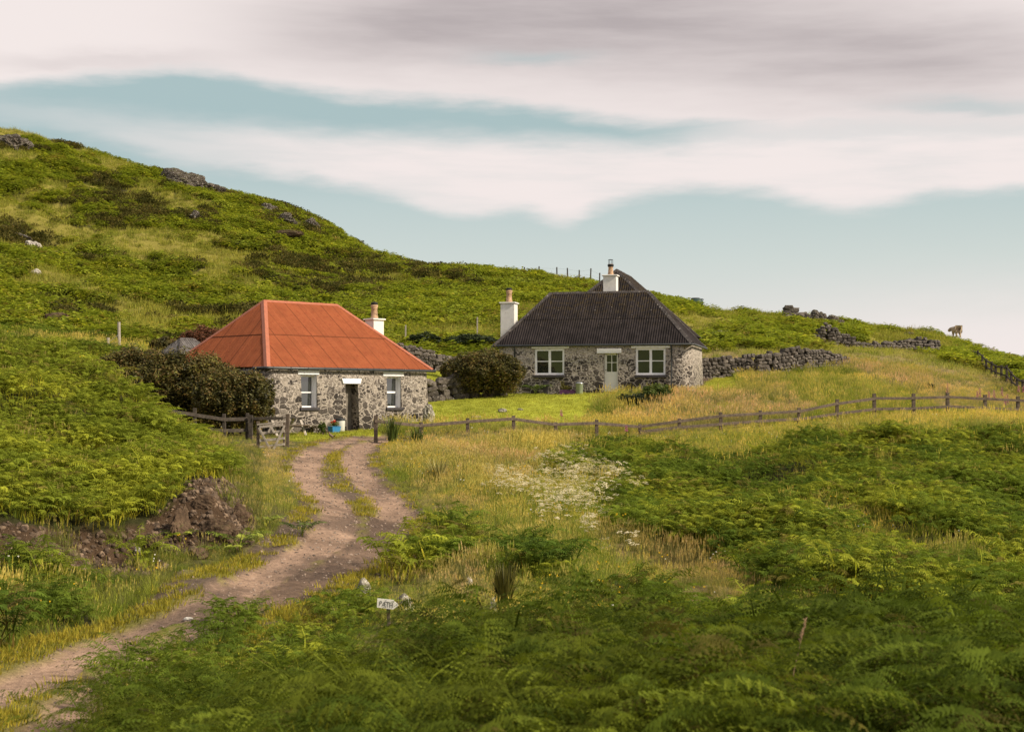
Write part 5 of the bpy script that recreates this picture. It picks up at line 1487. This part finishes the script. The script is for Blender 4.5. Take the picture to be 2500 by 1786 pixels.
for px, Y, t, bt, lb in ((1165, 97, 774, 795, 'single pale stake below the far bracken slope'), (990, 95, 793, 808, 'single short stake right of the red cottage chimney')):
    X, Y_, Z = at(px, Y); b = B(); b.beam((0, 0, -.3), (.01, 0, ph(t, px, Y)), .09, .09, up=(0, 1, 0)); o = b.obj('fence_post', MAT['grey_wood'], bevel=.008); o.location = (X, Y, Z); tag(o, lb, 'post')

def build_gate():
    Y = 48.2; s = F / Y
    X0, _, Z0 = at(630, Y)
    g = thing('timber_gate', 'small weathered timber gate with V shaped braces standing open', 'gate', (X0, Y, Z0))
    def P(px, py, d=0.0): return ((px - 630) / s, d, (HY - py) / s * 1.0 - Z0)
    M = MAT['grey_wood']; D = MAT['weathered_wood']
    def bm(name, a, c, w, t, mat, d=0.0):
        b = B(); b.beam(P(*a, d), P(*c, d), t, w, jit=.003) if abs(a[1]-c[1]) < abs(a[0]-c[0]) else b.beam(P(*a, d), P(*c, d), w, t, up=(0, 1, 0), jit=.003)
        return b.obj(name, mat, g, bevel=.006)
    bm('stile', (630, 1100), (630, 1028), .10, .07, D); bm('stile', (693.5, 1090), (694, 1032), .07, .07, D)
    for (a, c, w) in (((628, 1036), (697, 1030), .05), ((634, 1041.5), (692, 1037), .085), ((634, 1057.5), (696, 1052), .085), ((634, 1075), (696, 1069), .085), ((634, 1091), (696, 1083.5), .085)):
        bm('bar', a, c, w, .03, M, -.055)
    for a, c in (((633, 1043), (663, 1102)), ((666, 1102), (696, 1038)), ((656, 1055), (663, 1042)), ((670, 1056), (663, 1042))):
        bm('brace', a, c, .07, .03, M, -.092)
    # the tall hanging post is planted in the ground: its own thing
    X, Y_, Z = at(702, 49.4); b = B(); b.beam((0, 0, -.4), (0, 0, ph(1010, 702, 49.4)), .11, .12, up=(0, 1, 0), jit=.004); o = b.obj('gate_post', D, bevel=.01); o.location = (X, 49.4, Z)
    tag(o, 'tall square post the open gate leans on', 'gate post')
    X, Y_, Z = at(612, 54.4); b = B(); b.beam((0, 0, -.4), (.01, 0, ph(1013, 612, 54.4)), .14, .14, up=(0, 1, 0), jit=.004); o = b.obj('gate_post', MAT['dark_wood'], bevel=.01); o.location = (X, 54.4, Z)
    tag(o, 'thick dark post at the end of the short left fence', 'gate post')
    X, Y_, Z = at(618, 54.3); b = B(); z = zpy(1021, 54.3) - Z; b.beam((0, 0, z), (1.15, 0, z + .01), .04, .11); r_ = b.obj('fence_rail', MAT['dark_wood'], bevel=.006); r_.location = (X, 54.3, Z)
    tag(r_, 'dark horizontal rail showing above the open gate', 'rail')
build_gate()

# ------------------------------------------------------------------ things by the cottages
def on_front(O, ang, s, y):      # local house coordinates -> world
    return (O[0] + s * cos(ang) - y * sin(ang), O[1] + s * sin(ang) + y * cos(ang))
def red_spot(px, y): 
    s = plane_hit(RO, RA, RZ, px, 1040, y)[0]; X, Y = on_front(RO, RA, s, y); return X, Y, float(zat(X, Y)), s
def build_bench():
    X, Y, Z, s = red_spot(712, -.75)
    t = thing('picnic_bench', 'weathered picnic bench with slanting legs against the cottage wall', 'picnic bench', (X, Y, Z), RA)
    b = B(); 
    for i in range(4): b.box((-.45, -.27 + .18 * i, .70), (1.7, .165, .04))
    b.obj('tabletop', MAT['dark_wood'], t, bevel=.006)
    for y in (-.66, .66):
        q = B(); q.box((-.45, y, .40), (1.7, .24, .045)); q.obj('seat', MAT['weathered_wood'], t, bevel=.006)
    for x in (-1.15, .25):
        for sg in (-1, 1):
            q = B(); q.beam((x, sg * .62, -.02), (x, sg * .22, .68), .05, .12, up=(1, 0, 0)); q.obj('leg', MAT['grey_wood'], t, bevel=.006)
        q = B(); q.box((x + .05, 0, .36), (.045, 1.5, .10)); q.obj('crossbar', MAT['weathered_wood'], t)
build_bench()
def build_stone_seat():
    X, Y, Z, s = red_spot(766, -.35)
    t = thing('stone_bench', 'slab of stone laid on a rough block below the cottage wall', 'stone seat', (X, Y, Z), RA)
    V, Fc = ico(2)
    for nm, c, sz in (('slab', (0, 0, .30), (.75, .4, .09)), ('block', (.05, 0, .12), (.34, .3, .34))):
        W = np.sign(V) * np.abs(V) ** .5 * np.array(sz) / 2 + np.array(c); o = mkobj(nm, W, Fc, MAT['outcrop'], t)
        a = o.data.attributes.new('lv', 'FLOAT', 'POINT'); a.data.foreach_set('value', np.full(len(W), .5, np.float32))
build_stone_seat()
def leaves(b, lv, n, c, R, rs, size=.07, shape=1.0, hang=0.0, shell=.55):
    """n small leaf faces spread through an ellipsoid, mostly in its outer part"""
    d = rs.normal(0, 1, (n, 3)); d /= np.linalg.norm(d, axis=1)[:, None]
    r = shell + (1 - shell) * rs.random(n) ** .7
    P = np.array(c) + d * np.array(R) * r[:, None]
    a = rs.normal(0, 1, (n, 3)); a /= np.linalg.norm(a, axis=1)[:, None]; a[:, 2] = a[:, 2] * .7 - hang
    q = np.cross(a, d + rs.normal(0, .5, (n, 3))); q /= (np.linalg.norm(q, axis=1)[:, None] + 1e-6)
    l = size * rs.uniform(.6, 1.4, (n, 1)); w = l * .38 * shape
    V = np.stack([P - a * l, P + q * w, P + a * l, P - q * w], 1).reshape(-1, 3)
    k = b.n; b.v.append(V); b.n += len(V)
    b.f += [tuple(x) for x in (k + np.arange(4 * n).reshape(n, 4)).tolist()]
    lv.extend(np.repeat(rs.random(n), 4).tolist())
def shrub(name, label, base, lobes, mat, seed, size=.07, dens=420, cat='shrub', group=None, stems=5):
    """lobes: (dx, dy, dz, rx, ry, rz)"""
    rs = np.random.default_rng(seed); b = B(); lv = []
    t = thing(name, label, cat, base, 0.0, group)
    for dx, dy, dz, rx, ry, rz in lobes:
        area = 4 * (rx * ry + rx * rz + ry * rz) / 3 * 3.14
        m = max(3, int(area / 1.2))
        leaves(b, lv, int(area * dens * .35), (dx, dy, dz), (rx * .86, ry * .86, rz * .86), rs, size, shell=.3)
        # sub-lobes give the broken outline
        for k in range(m * 3):
            d = rs.normal(0, 1, 3); d /= np.linalg.norm(d); d[2] = abs(d[2]) * .9 - .15
            o_ = rs.uniform(.62, .98); c = (dx + d[0] * rx * o_, dy + d[1] * ry * o_, dz + d[2] * rz * o_); q = rs.uniform(.14, .40)
            leaves(b, lv, int(dens * area / m * .30), c, (rx * q, ry * q, rz * q * .8), rs, size, shell=.2)
    o = thing_mesh(b, lv, 'crown', mat, (0, 0, 0)); o.parent = t
    s = B()
    for i in range(stems):
        l = lobes[i % len(lobes)]; x = rs.normal(0, .12); s.tube([(x, rs.normal(0, .08), -.1), (x + l[0] * .4, l[1] * .4, l[2] * .5), (l[0], l[1], l[2] + l[5] * .3)], [.05, .035, .012], 6)
    s.obj('stem', MAT['bark'], t); return t
brown = leaf_solid('brown_leaves', [(.018,.016,.008), (.055,.052,.016), (.11,.105,.026), (.16,.095,.032), (.22,.23,.04)], scale=.9)
brown2 = leaf_solid('rust_leaves', [(.030,.020,.012), (.10,.045,.022), (.19,.07,.035), (.09,.07,.022)], scale=.9)
darkg = leaf_solid('dark_leaves', [(.010,.018,.007), (.030,.045,.014), (.065,.085,.020)], scale=2.0)
midg = leaf_solid('mid_leaves', [(.030,.050,.010), (.09,.13,.022), (.17,.19,.035)], scale=2.0)
olive = leaf_solid('olive_leaves', [(.05,.05,.012), (.13,.12,.024), (.24,.20,.04)], scale=2.0)
limeg = leaf_solid('lime_leaves', [(.09,.13,.015), (.20,.25,.025), (.34,.36,.05)], scale=2.0)
def px_shrub(label, px, Y, wpx, top, mat, seed, name='shrub', lob=3, depth=.8, size=.07, dens=420, base=None, **k):
    X, Y, Z = at(px, Y); s = F / Y; R = wpx / 2 / s; Ht = ((HY - top) / s - Z) * 1.06
    rs = random.Random(seed); L = [(0, 0, Ht * .45, R * .72, R * depth * .8, Ht * .50)]
    for i in range(lob - 1):
        sg = -1 if i % 2 else 1; q = rs.uniform(.45, .65)
        L.append((sg * R * (1 - q) * .95, rs.uniform(-.3, .3) * R * depth, Ht * rs.uniform(.34, .46), R * q, R * q * depth, Ht * rs.uniform(.40, .50)))
    return shrub(name, label, (X, Y, Z), L, mat, seed, size=size, dens=dens, **k)
px_shrub('tall brown green shrub pressing against the left end of the red roofed cottage', 572, 56.3, 200, 878, brown, 1, lob=9)
px_shrub('broad brown shrub in front of the grey outhouse', 450, 58.5, 250, 826, brown, 2, lob=9)
px_shrub('reddish brown shrub at the left end of the shrub belt', 330, 62.0, 200, 830, brown, 3, lob=7)
px_shrub('small rusty shrub beside the two rough posts', 262, 66.0, 110, 868, brown2, 4, lob=3)
px_shrub('rust coloured shrub showing over the outhouse roof', 498, 77.0, 150, 786, brown2, 5, lob=5)
px_shrub('dark shrub left of the outhouse roof', 400, 79.0, 90, 815, brown, 6, lob=3)
px_shrub('big brown shrub at the left corner of the dark roofed cottage', 1190, 73.6, 190, 838, brown, 7, lob=7)
px_shrub('brown shrub overhanging the mossy stone wall', 1115, 76.5, 90, 858, brown, 8, lob=3)
px_shrub('low dark dome shaped shrub in front of the pale door', 1548, 69.5, 85, 950, darkg, 9, lob=3, size=.05, dens=700, depth=.7)
px_shrub('dark leafy bush right of the dome shaped shrub', 1605, 70.5, 90, 928, midg, 10, lob=3, size=.07, dens=500, depth=.7)
px_shrub('dark green scrub on the bank behind the middle wall', 1150, 93, 150, 812, darkg, 11, lob=5, size=.09, dens=240)
px_shrub('dark green scrub patch above the wall by the red chimney', 1035, 93, 90, 806, darkg, 12, lob=3, size=.09, dens=240)
px_shrub('round dark tussock bush in the grass before the far fence', 2268, 78, 34, 932, darkg, 13, lob=2, size=.06, dens=500)
px_shrub('golden green bush in the meadow left of the white flowers', 1250, 37.5, 110, 1195, olive, 14, lob=4, size=.05, dens=700)
px_shrub('small green bush beside the blue tub', 786, 58.2, 24, 1026, midg, 15, lob=2, size=.05, dens=900, depth=.8)

# ---- tub, bins, trough by the doors
def build_props():
    X, Y, Z, s = red_spot(816, -.45)
    t = thing('plant_tub', 'bright blue plastic tub of red flowers by the cottage wall', 'plant tub', (X, Y, Z), RA)
    b = B(); w, d, h = .44, .34, .25
    b.add([(-w/2*.85, -d/2*.85, 0), (w/2*.85, -d/2*.85, 0), (w/2*.85, d/2*.85, 0), (-w/2*.85, d/2*.85, 0), (-w/2, -d/2, h), (w/2, -d/2, h), (w/2, d/2, h), (-w/2, d/2, h),
           (-w/2*1.06, -d/2*1.06, h), (w/2*1.06, -d/2*1.06, h), (w/2*1.06, d/2*1.06, h), (-w/2*1.06, d/2*1.06, h), (-w/2*1.06, -d/2*1.06, h+.02), (w/2*1.06, -d/2*1.06, h+.02), (w/2*1.06, d/2*1.06, h+.02), (-w/2*1.06, d/2*1.06, h+.02)],
          [(0,3,2,1),(0,1,5,4),(1,2,6,5),(2,3,7,6),(3,0,4,7),(4,5,9,8),(5,6,10,9),(6,7,11,10),(7,4,8,11),(8,9,13,12),(9,10,14,13),(10,11,15,14),(11,8,12,15),(12,13,14,15)])
    b.obj('tub', MAT['blue_plastic'], t)
    rs = np.random.default_rng(3); b = B(); lv = []; leaves(b, lv, 160, (0, 0, h + .12), (.22, .15, .13), rs, .05, shell=.1)
    o = thing_mesh(b, lv, 'foliage', midg, (0, 0, 0)); o.parent = t
    b = B(); lv = []; leaves(b, lv, 70, (-.05, -.02, h + .2), (.16, .12, .10), rs, .03, 2.0, shell=.3); o = thing_mesh(b, lv, 'flowers', MAT['flower_red'], (0, 0, 0)); o.parent = t
    X, Y, Z, s = red_spot(831, -.18)
    t = thing('bin', 'white bin with a dark domed lid by the porch', 'bin', (X, Y, Z), 0)
    b = B(); b.lathe([(.16, 0), (.185, .03), (.20, .48), (.20, .50)], (0, 0, 0), 20); b.obj('body', MAT['white_plastic'], t, True)
    b = B(); b.lathe([(.215, .49), (.225, .51), (.215, .54), (.13, .585), (.03, .60), (.03, .62), (0.01, .625)], (0, 0, 0), 20); b.obj('lid', MAT['black_plastic'], t, True)
    def bs(px, y):
        s = plane_hit(BO, BA, BZ, px, 950, y)[0]; X, Y = on_front(BO, BA, s, y); return X, Y, float(zat(X, Y))
    X, Y, Z = bs(1414.5, -.5)
    t = thing('bin', 'grey green metal dustbin with domed lid beside the purple trough', 'bin', (X, Y, Z), 0)
    b = B(); b.lathe([(.17, 0), (.18, .03), (.205, .54), (.215, .56)], (0, 0, 0), 20); b.obj('body', MAT['sage_metal'], t, True)
    b = B(); b.lathe([(.235, .55), (.24, .57), (.20, .62), (.10, .66), (.02, .67)], (0, 0, 0), 20); b.obj('lid', MAT['galv'], t, True)
    X, Y, Z = bs(1385, -.35)
    t = thing('planter', 'purple wooden trough planted with low yellow green herbs', 'planter', (X, Y, Z), BA)
    b = B(); b.box((0, 0, .115), (.80, .26, .23)); b.box((0, -.005, .215), (.84, .28, .03)); b.obj('trough', MAT['purple_trough'], t, bevel=.008)
    b = B(); lv = []; rs = np.random.default_rng(8); leaves(b, lv, 260, (-.05, 0, .34), (.38, .14, .16), rs, .045, shell=.1); leaves(b, lv, 160, (-.28, .05, .52), (.16, .12, .30), rs, .04, shell=.1)
    o = thing_mesh(b, lv, 'foliage', olive, (0, 0, 0)); o.parent = t
    X, Y, Z = bs(1332, -.12)
    b = B(); b.box((0, 0, .33), (.26, .10, .72)); b.box((0, 0, .70), (.29, .13, .04)); o = b.obj('slate_slab', MAT['slate_sill'], None, bevel=.01); o.location = (X, Y, Z); o.rotation_euler = (radians(-4), 0, BA)
    tag(o, 'dark upright slab leaning on the wall below the left window', 'slab')
build_props()

# ---- individual ferns and tufts
def single_fern(label, px, py, hpx, mat_, seed, nfr=9, Y=None, name='fern', group='single ferns near the track'):
    if Y is None: X, Y, Z = place(px, py)
    else: X, Y, Z = at(px, Y)
    h = hpx / F * Y
    rs = random.Random(seed); V = []; Fc = []; lv = []
    for i in range(nfr):
        v, f, l = frond_quads(rs, L=h * .9, hs=h * .35, lean=rs.uniform(.5, 1.0), npin=12, detail=1, az=6.283 * i / nfr + rs.uniform(-.3, .3), w=h * .26, droop=rs.uniform(.2, .6))
        k = len(V); V += v; Fc += [tuple(a + k for a in q) for q in f]; lv += l
    o = mkobj(name, np.array(V), np.array(Fc), mat_); o.location = (X, Y, Z); set_lv(o.data, lv)
    return tag(o, label, 'fern', group)
single_fern('bright lime green fern at the right foot of the cut bank', 585, 1345, 85, limeg, 1, 12)
single_fern('lime fern just left of the brightest fern', 545, 1362, 60, limeg, 2, 10)
single_fern('dark green fern standing alone on the left verge of the bend', 738, 1310, 62, midg, 3, 12)
single_fern('pale green fern above the dark verge fern', 650, 1290, 55, limeg, 4, 9)
single_fern('small lime fern rooted in the middle of the rock face', 440, 1322, 50, limeg, 5, 8)
single_fern('large dark fern growing under the left window of the dark cottage', 1308, 965, 40, midg, 6, 12, Y=76.2)
def rush(name, label, px, py, hpx, wpx, mat_, seed, n=140, Y=None, cat='rushes', group=None):
    if Y is None: X, Y, Z = place(px, py)
    else: X, Y, Z = at(px, Y)
    s = F / Y; H = hpx / s; R = wpx / 2 / s; rs = random.Random(seed); V = []; Fc = []; lv = []
    for i in range(n):
        a = rs.random() * 6.283; r = R * .35 * sqrt(rs.random()); x, y = r * cos(a), r * sin(a); h = H * rs.uniform(.6, 1.05); tx, ty = x + cos(a) * R * rs.uniform(.1, .9), y + sin(a) * R * rs.uniform(.1, .9)
        w = max(.006, .0045 * H * 4); sx, sy = cos(a + 1.57) * w, sin(a + 1.57) * w; k = len(V); v = rs.random()
        mx, my = x + (tx - x) * .35, y + (ty - y) * .35
        V += [(x - sx, y - sy, 0), (x + sx, y + sy, 0), (mx + sx, my + sy, h * .6), (mx - sx, my - sy, h * .6), (tx + sx * .2, ty + sy * .2, h), (tx - sx * .2, ty - sy * .2, h)]
        Fc += [(k, k+1, k+2, k+3), (k+3, k+2, k+4, k+5)]; lv += [v] * 6
    o = mkobj(name, np.array(V), Fc, mat_); o.location = (X, Y, Z); set_lv(o.data, lv); return tag(o, label, cat, group)
rush('rush_tuft', 'tall dark brown green rush tuft standing above the foreground bracken', 1232, 1510, 130, 80, olive, 1, 220)
rush('iris_clump', 'tall green blades at the first post right of the track', 958, 1080, 62, 60, midg, 2, 90, cat='iris leaves')
rush('iris_clump', 'second clump of green blades by the second fence post', 1018, 1095, 55, 60, midg, 3, 90, cat='iris leaves')
rush('iris_clump', 'upright green blades rising from the bracken at lower right', 2060, 1660, 110, 60, midg, 4, 60, cat='iris leaves', Y=17.5)
rush('iris_clump', 'green blades beside the yellow irises in the lower meadow', 1510, 1500, 90, 70, midg, 5, 60, cat='iris leaves')
rush('rush_tuft', 'pale arching grass tuft in the middle of the meadow', 1070, 1190, 70, 80, leaf_solid('straw', [(.16,.16,.04), (.34,.30,.10), (.50,.42,.2)]), 6, 140, cat='grass tuft')
def foxglove(label, px, py, top, Y, seed, first=[None]):
    X, Y, Z = at(px, Y); h = max(.5, (HY - top) / F * Y - Z)
    t = thing('foxglove', label, 'foxglove', (X, Y, Z), 0, 'foxgloves in the grass near the fences')
    b = B(); b.tube([(0, 0, 0), (.01, 0, h)], [.012, .006], 5); b.obj('stem', MAT['stem_green'], t)
    b = B(); rs = random.Random(seed)
    for i in range(16):
        z = h * .55 + h * .42 * i / 16; a = i * 2.4; r = .028 * (1.25 - i / 20)
        p = Vector((cos(a) * .02, sin(a) * .02, z)); q = p + Vector((cos(a) * r * 1.6, sin(a) * r * 1.6, -.035))
        b.tube([p, q], [.008, .017 * (1.2 - i / 22)], 6)
    b.obj('bells', MAT['foxglove'], t)
for i, (px, top, Y, lb) in enumerate(((2313, 930, 71, 'tallest foxglove, standing over the main fence post'), (2392, 944, 74, 'foxglove with the brightest spire left of the fence corner'), (2386, 951, 74.5, 'short foxglove at the foot of the brightest spire'),
        (2414, 952, 75, 'small foxglove midway along the right hand group'), (2427, 949, 75, 'foxglove second to the right of the bright spire'), (2446, 942, 76, 'foxglove nearest the climbing fence'),
        (2454, 964, 71, 'pink foxglove low behind the last fence post'), (2459, 958, 71.5, 'slender pink foxglove beside the low pink one'), (2487, 938, 80, 'foxglove against a post of the climbing fence'), (2499, 940, 80.5, 'foxglove at the very right edge'),
        (1529, 1036, 61.2, 'single magenta foxglove hanging below the middle fence rail'), (1370, 997, 64, 'small foxglove at the edge of the lawn'))):
    foxglove(lb, px, 0, top, Y, i)
def iris(label, px, py, seed):
    X, Y, Z = place(px, py + 45); h = (HY - py) / F * Y - Z
    t = thing('yellow_iris', label, 'iris', (X, Y, Z), 0, 'yellow irises in the wet meadow')
    b = B(); b.tube([(0, 0, 0), (0, 0, h)], [.008, .006], 5); b.obj('stem', MAT['stem_green'], t)
    b = B()
    for k in range(6):
        a = k * pi / 3; u = .02 if k % 2 else -.03
        c, s = cos(a), sin(a); b.add([(0, 0, h), (c*.03 - s*.018, s*.03 + c*.018, h + .03), (c * .06, s * .06, h + u), (c*.03 + s*.018, s*.03 - c*.018, h + .03)], [(0, 1, 2, 3)])
    b.obj('petals', MAT['iris_yellow'], t)
for i, (px, py, lb) in enumerate(((1624, 1424, 'yellow iris, upper left of a close pair'), (1632, 1428, 'yellow iris, lower right of a close pair'), (1563, 1447, 'single yellow iris left of the pair'), (1819, 1495, 'yellow iris low by the foreground bracken'), (2090, 1558, 'yellow iris beside the upright green blades'))):
    iris(lb, px, py, i)

# ---- sign
def build_sign():
    Y = 19.3; s = F / Y; X0, _, Z0 = at(948, Y)
    t = thing('path_sign', 'small white arrow shaped sign reading PATH on a short stake', 'sign', (X0, Y, Z0), 0)
    def Q(px, py): return ((px - 948) / s, (HY - py) / s - Z0)
    pts = [Q(921.5, 1459.5), (0, 0), Q(960, 1463.5), Q(973, 1476), Q(960, 1486.5), Q(920.5, 1481.5)]; pts.pop(1)
    b = B(); n = len(pts); V = [(x, -.012, z) for x, z in pts] + [(x, .006, z) for x, z in pts]
    b.add(V, [tuple(range(n))[::-1], tuple(range(n, 2 * n))] + [(i, (i + 1) % n, n + (i + 1) % n, n + i) for i in range(n)])
    bd = b.obj('board', MAT['sign_white'], t)
    # hand painted letters, each stroke a thin raised bar
    b = B()
    def st(pts, w=.0052):
        for a, c in zip(pts[:-1], pts[1:]):
            (x0, z0), (x1, z1) = Q(*a), Q(*c); b.beam((x0, -.0145, z0), (x1, -.0145, z1), .004 * 1.0, w, up=(-(z1 - z0), 0, (x1 - x0)))
    st([(926.5, 1477.5), (927.6, 1466.5), (930.5, 1466.3), (932.4, 1468.2), (932.0, 1470.6), (929.8, 1472.0), (927.2, 1472.3)])
    st([(932.8, 1479.0), (938.6, 1467.6), (941.0, 1480.2)]); st([(934.6, 1475.2), (940.2, 1475.8)])
    st([(940.6, 1467.6), (951.0, 1468.8)]); st([(946.2, 1468.4), (946.4, 1481.0)])
    st([(952.2, 1469.2), (952.0, 1481.4)]); st([(958.6, 1470.2), (958.2, 1482.0)]); st([(952.2, 1475.2), (958.4, 1475.9)])
    b.obj('lettering', MAT['ink'], bd)
    b = B()
    for px, py in ((942.6, 1464.6), (941.2, 1473.0), (936.2, 1480.6), (941.6, 1481.4)):
        x, z = Q(px, py); b.box((x, -.014, z), (.008, .006, .008))
    b.obj('screw', MAT['ink'], bd)
    b = B(); b.beam((0, .03, -.3), (0, .03, (HY - 1484) / s - Z0 + .06), .045, .03, up=(0, 1, 0)); b.obj('stake', MAT['weathered_wood'], t, bevel=.004)
build_sign()

# ---- water tank on the skyline
def build_tank():
    X, Y, Z = at(1699, 156.0)
    top = zpy(727, Y) - Z
    t = thing('water_tank', 'dark green plastic water tank on the skyline right of the dark roof', 'water tank', (X, Y, Z), 0)
    b = B(); b.lathe([(.80, -.6), (.80, top - .42), (.78, top - .30), (.55, top - .16), (.50, top - .12)], (0, 0, 0), 28); b.obj('body', MAT['green_tank'], t, True)
    b = B(); b.lathe([(.46, top - .17), (.50, top - .15), (.50, top - .04), (.42, top)], (-.05, 0, 0), 24); b.obj('lid', MAT['black_plastic'], t)
    b = B(); b.tube([(.45, -.3, top - .15), (.72, -.35, top - .18), (.8, -.35, top - .25)], .06, 8); b.obj('outlet', MAT['black_plastic'], t)
    b = B(); b.tube([(-.55, 0, top - .32), (-1.4, .1, top - .25), (-2.2, .2, top - .3)], .035, 8); b.obj('pipe', MAT['galv'], t)
build_tank()

# ---- cow
def skin_body(name, verts, edges, radii, mat, parent=None, sub=2, root=0):
    me = bpy.data.meshes.new(name); me.from_pydata(verts, edges, []); me.update()
    o = bpy.data.objects.new(name, me); COL.objects.link(o)
    if parent: o.parent = parent
    sk = o.modifiers.new('skin', 'SKIN'); sk.use_smooth_shade = True
    for i, r in enumerate(radii):
        r = r if isinstance(r, tuple) else (r, r); me.skin_vertices[0].data[i].radius = r
    me.skin_vertices[0].data[root].use_root = True
    sb = o.modifiers.new('sub', 'SUBSURF'); sb.levels = sub; sb.render_levels = sub
    me.materials.append(mat); return o
def build_cow():
    X, Y, Z = at(2335, 163.0); Z = zpy(824, 163.0)
    t = thing('cow', 'shaggy pale brown cow standing on the skyline seen from behind with its head turned left', 'cow', (X, Y, Z - .05), radians(92)); t.scale = (.92, .92, .95)
    # +x is the head end
    v = [(-.75,0,1.05),(-.35,0,1.08),(.15,0,1.04),(.6,0,1.06),(.95,.08,1.12),(1.22,.22,1.16),(1.42,.40,1.02),(1.52,.52,.86),
         (-.72,.19,.85),(-.68,.21,.52),(-.80,.21,.26),(-.76,.21,.02),(-.72,-.19,.85),(-.68,-.21,.52),(-.80,-.21,.26),(-.76,-.21,.02),
         (.60,.18,.80),(.62,.19,.45),(.60,.19,.22),(.62,.19,.02),(.60,-.18,.80),(.62,-.19,.45),(.60,-.19,.22),(.62,-.19,.02)]
    e = [(0,1),(1,2),(2,3),(3,4),(4,5),(5,6),(6,7),(0,8),(8,9),(9,10),(10,11),(0,12),(12,13),(13,14),(14,15),(3,16),(16,17),(17,18),(18,19),(3,20),(20,21),(21,22),(22,23)]
    r = [(.42,.42),(.46,.46),(.48,.48),(.42,.46),(.30,.32),(.27,.27),(.22,.22),(.15,.15),(.25,.28),(.11,.12),(.06,.07),(.07,.06),(.25,.28),(.16,.17),(.10,.10),(.10,.10),(.20,.22),(.13,.13),(.09,.09),(.10,.09),(.20,.22),(.085,.085),(.06,.06),(.065,.06)]
    skin_body('body', v, e, r, MAT['cow_hair'], t, 2, 1)
    b = B()
    for s, dx in ((1, .0), (-1, .0)):
        b.tube([(1.22 - s * .08, .22 + s * .13, 1.22), (1.16 - s * .22, .22 + s * .30, 1.25), (1.14 - s * .26, .22 + s * .36, 1.36)], [.035, .026, .01], 7)
    b.obj('horns', MAT['white_plastic'], t, True)
    b = B()
    for s in (1, -1): b.tube([(1.20 - s * .06, .22 + s * .12, 1.15), (1.10 - s * .12, .22 + s * .26, 1.14), (1.08 - s * .14, .22 + s * .32, 1.10)], [.03, .055, .01], 6)
    b.obj('ears', MAT['cow_dark'], t, True)
    b = B(); b.tube([(-1.0, 0, 1.22), (-1.09, 0, 1.05), (-1.10, .01, .75), (-1.09, .01, .55), (-1.08, .01, .42)], [.05, .035, .028, .06, .01], 7); b.obj('tail', MAT['cow_dark'], t, True)
build_cow()

# ---- bird on the bank
def build_bird():
    X, Y, Z = place(809, 1070)
    t = thing('bird', 'brown headed pale breasted bird on the grass bank beside the track', 'bird', (X, Y, Z), radians(180))
    v = [(0,0,.10),(.05,0,.145),(.075,0,.20),(.095,0,.235),(.125,0,.23),(-.06,0,.07),(-.12,0,.085)]
    skin_body('body', v, [(0,1),(1,2),(2,3),(3,4),(0,5),(5,6)], [.058,.056,.034,.034,.015,.04,.012], MAT['fur'], t, 2, 0)
    b = B(); b.lathe([(.012, 0), (.034, .015), (.038, .035), (.022, .058), (.004, .064)], (.098, 0, .205), 12); b.obj('head', MAT['cow_dark'], t, True)
    b = B()
    for s in (1, -1): b.tube([(.0, s * .02, .06), (.0, s * .022, 0), (.035, s * .022, 0)], .005, 5)
    b.obj('legs', MAT['iris_yellow'], t)
    b = B(); b.tube([(-.08, 0, .08), (-.15, 0, .12), (-.17, 0, .17)], [.03, .02, .006], 6); b.obj('tail', MAT['cow_dark'], t, True)
build_bird()
# pink seed heads poking up through the nearest bracken
for i, (px, Y, top, lean, lb) in enumerate(((1925, 8.2, 1510, .10, 'long pale grass stem rising out of the nearest bracken'), (1745, 7.6, 1735, -.05, 'pinkish grass head drooping over the nearest bracken'),
        (1890, 7.4, 1735, -.20, 'thick pinkish grass head at the bottom of the view'), (2215, 8.0, 1735, .06, 'faded pink grass head low at right'))):
    X, Y, Z = at(px, Y); h = (HY - top) / F * Y - Z; t = thing('grass_stem', lb, 'grass stem', (X, Y, Z), 0, 'grass heads in the foreground')
    b = B(); b.tube([(0, 0, 0), (lean * .3, 0, h * .6), (lean, 0, h)], [.003, .0025, .0015], 5); b.obj('stem', MAT['seed_head'], t)
    b = B(); rs = random.Random(i)
    for k in range(26):
        q = .80 + .2 * k / 26; x = lean * (.3 + .7 * (q - .6) / .4); z = h * q; a = rs.random() * 6.28; b.tube([(x, 0, z), (x + cos(a) * .012, sin(a) * .012, z + .014)], [.004, .0015], 4)
    b.obj('seed_head', MAT['seed_head'], t)
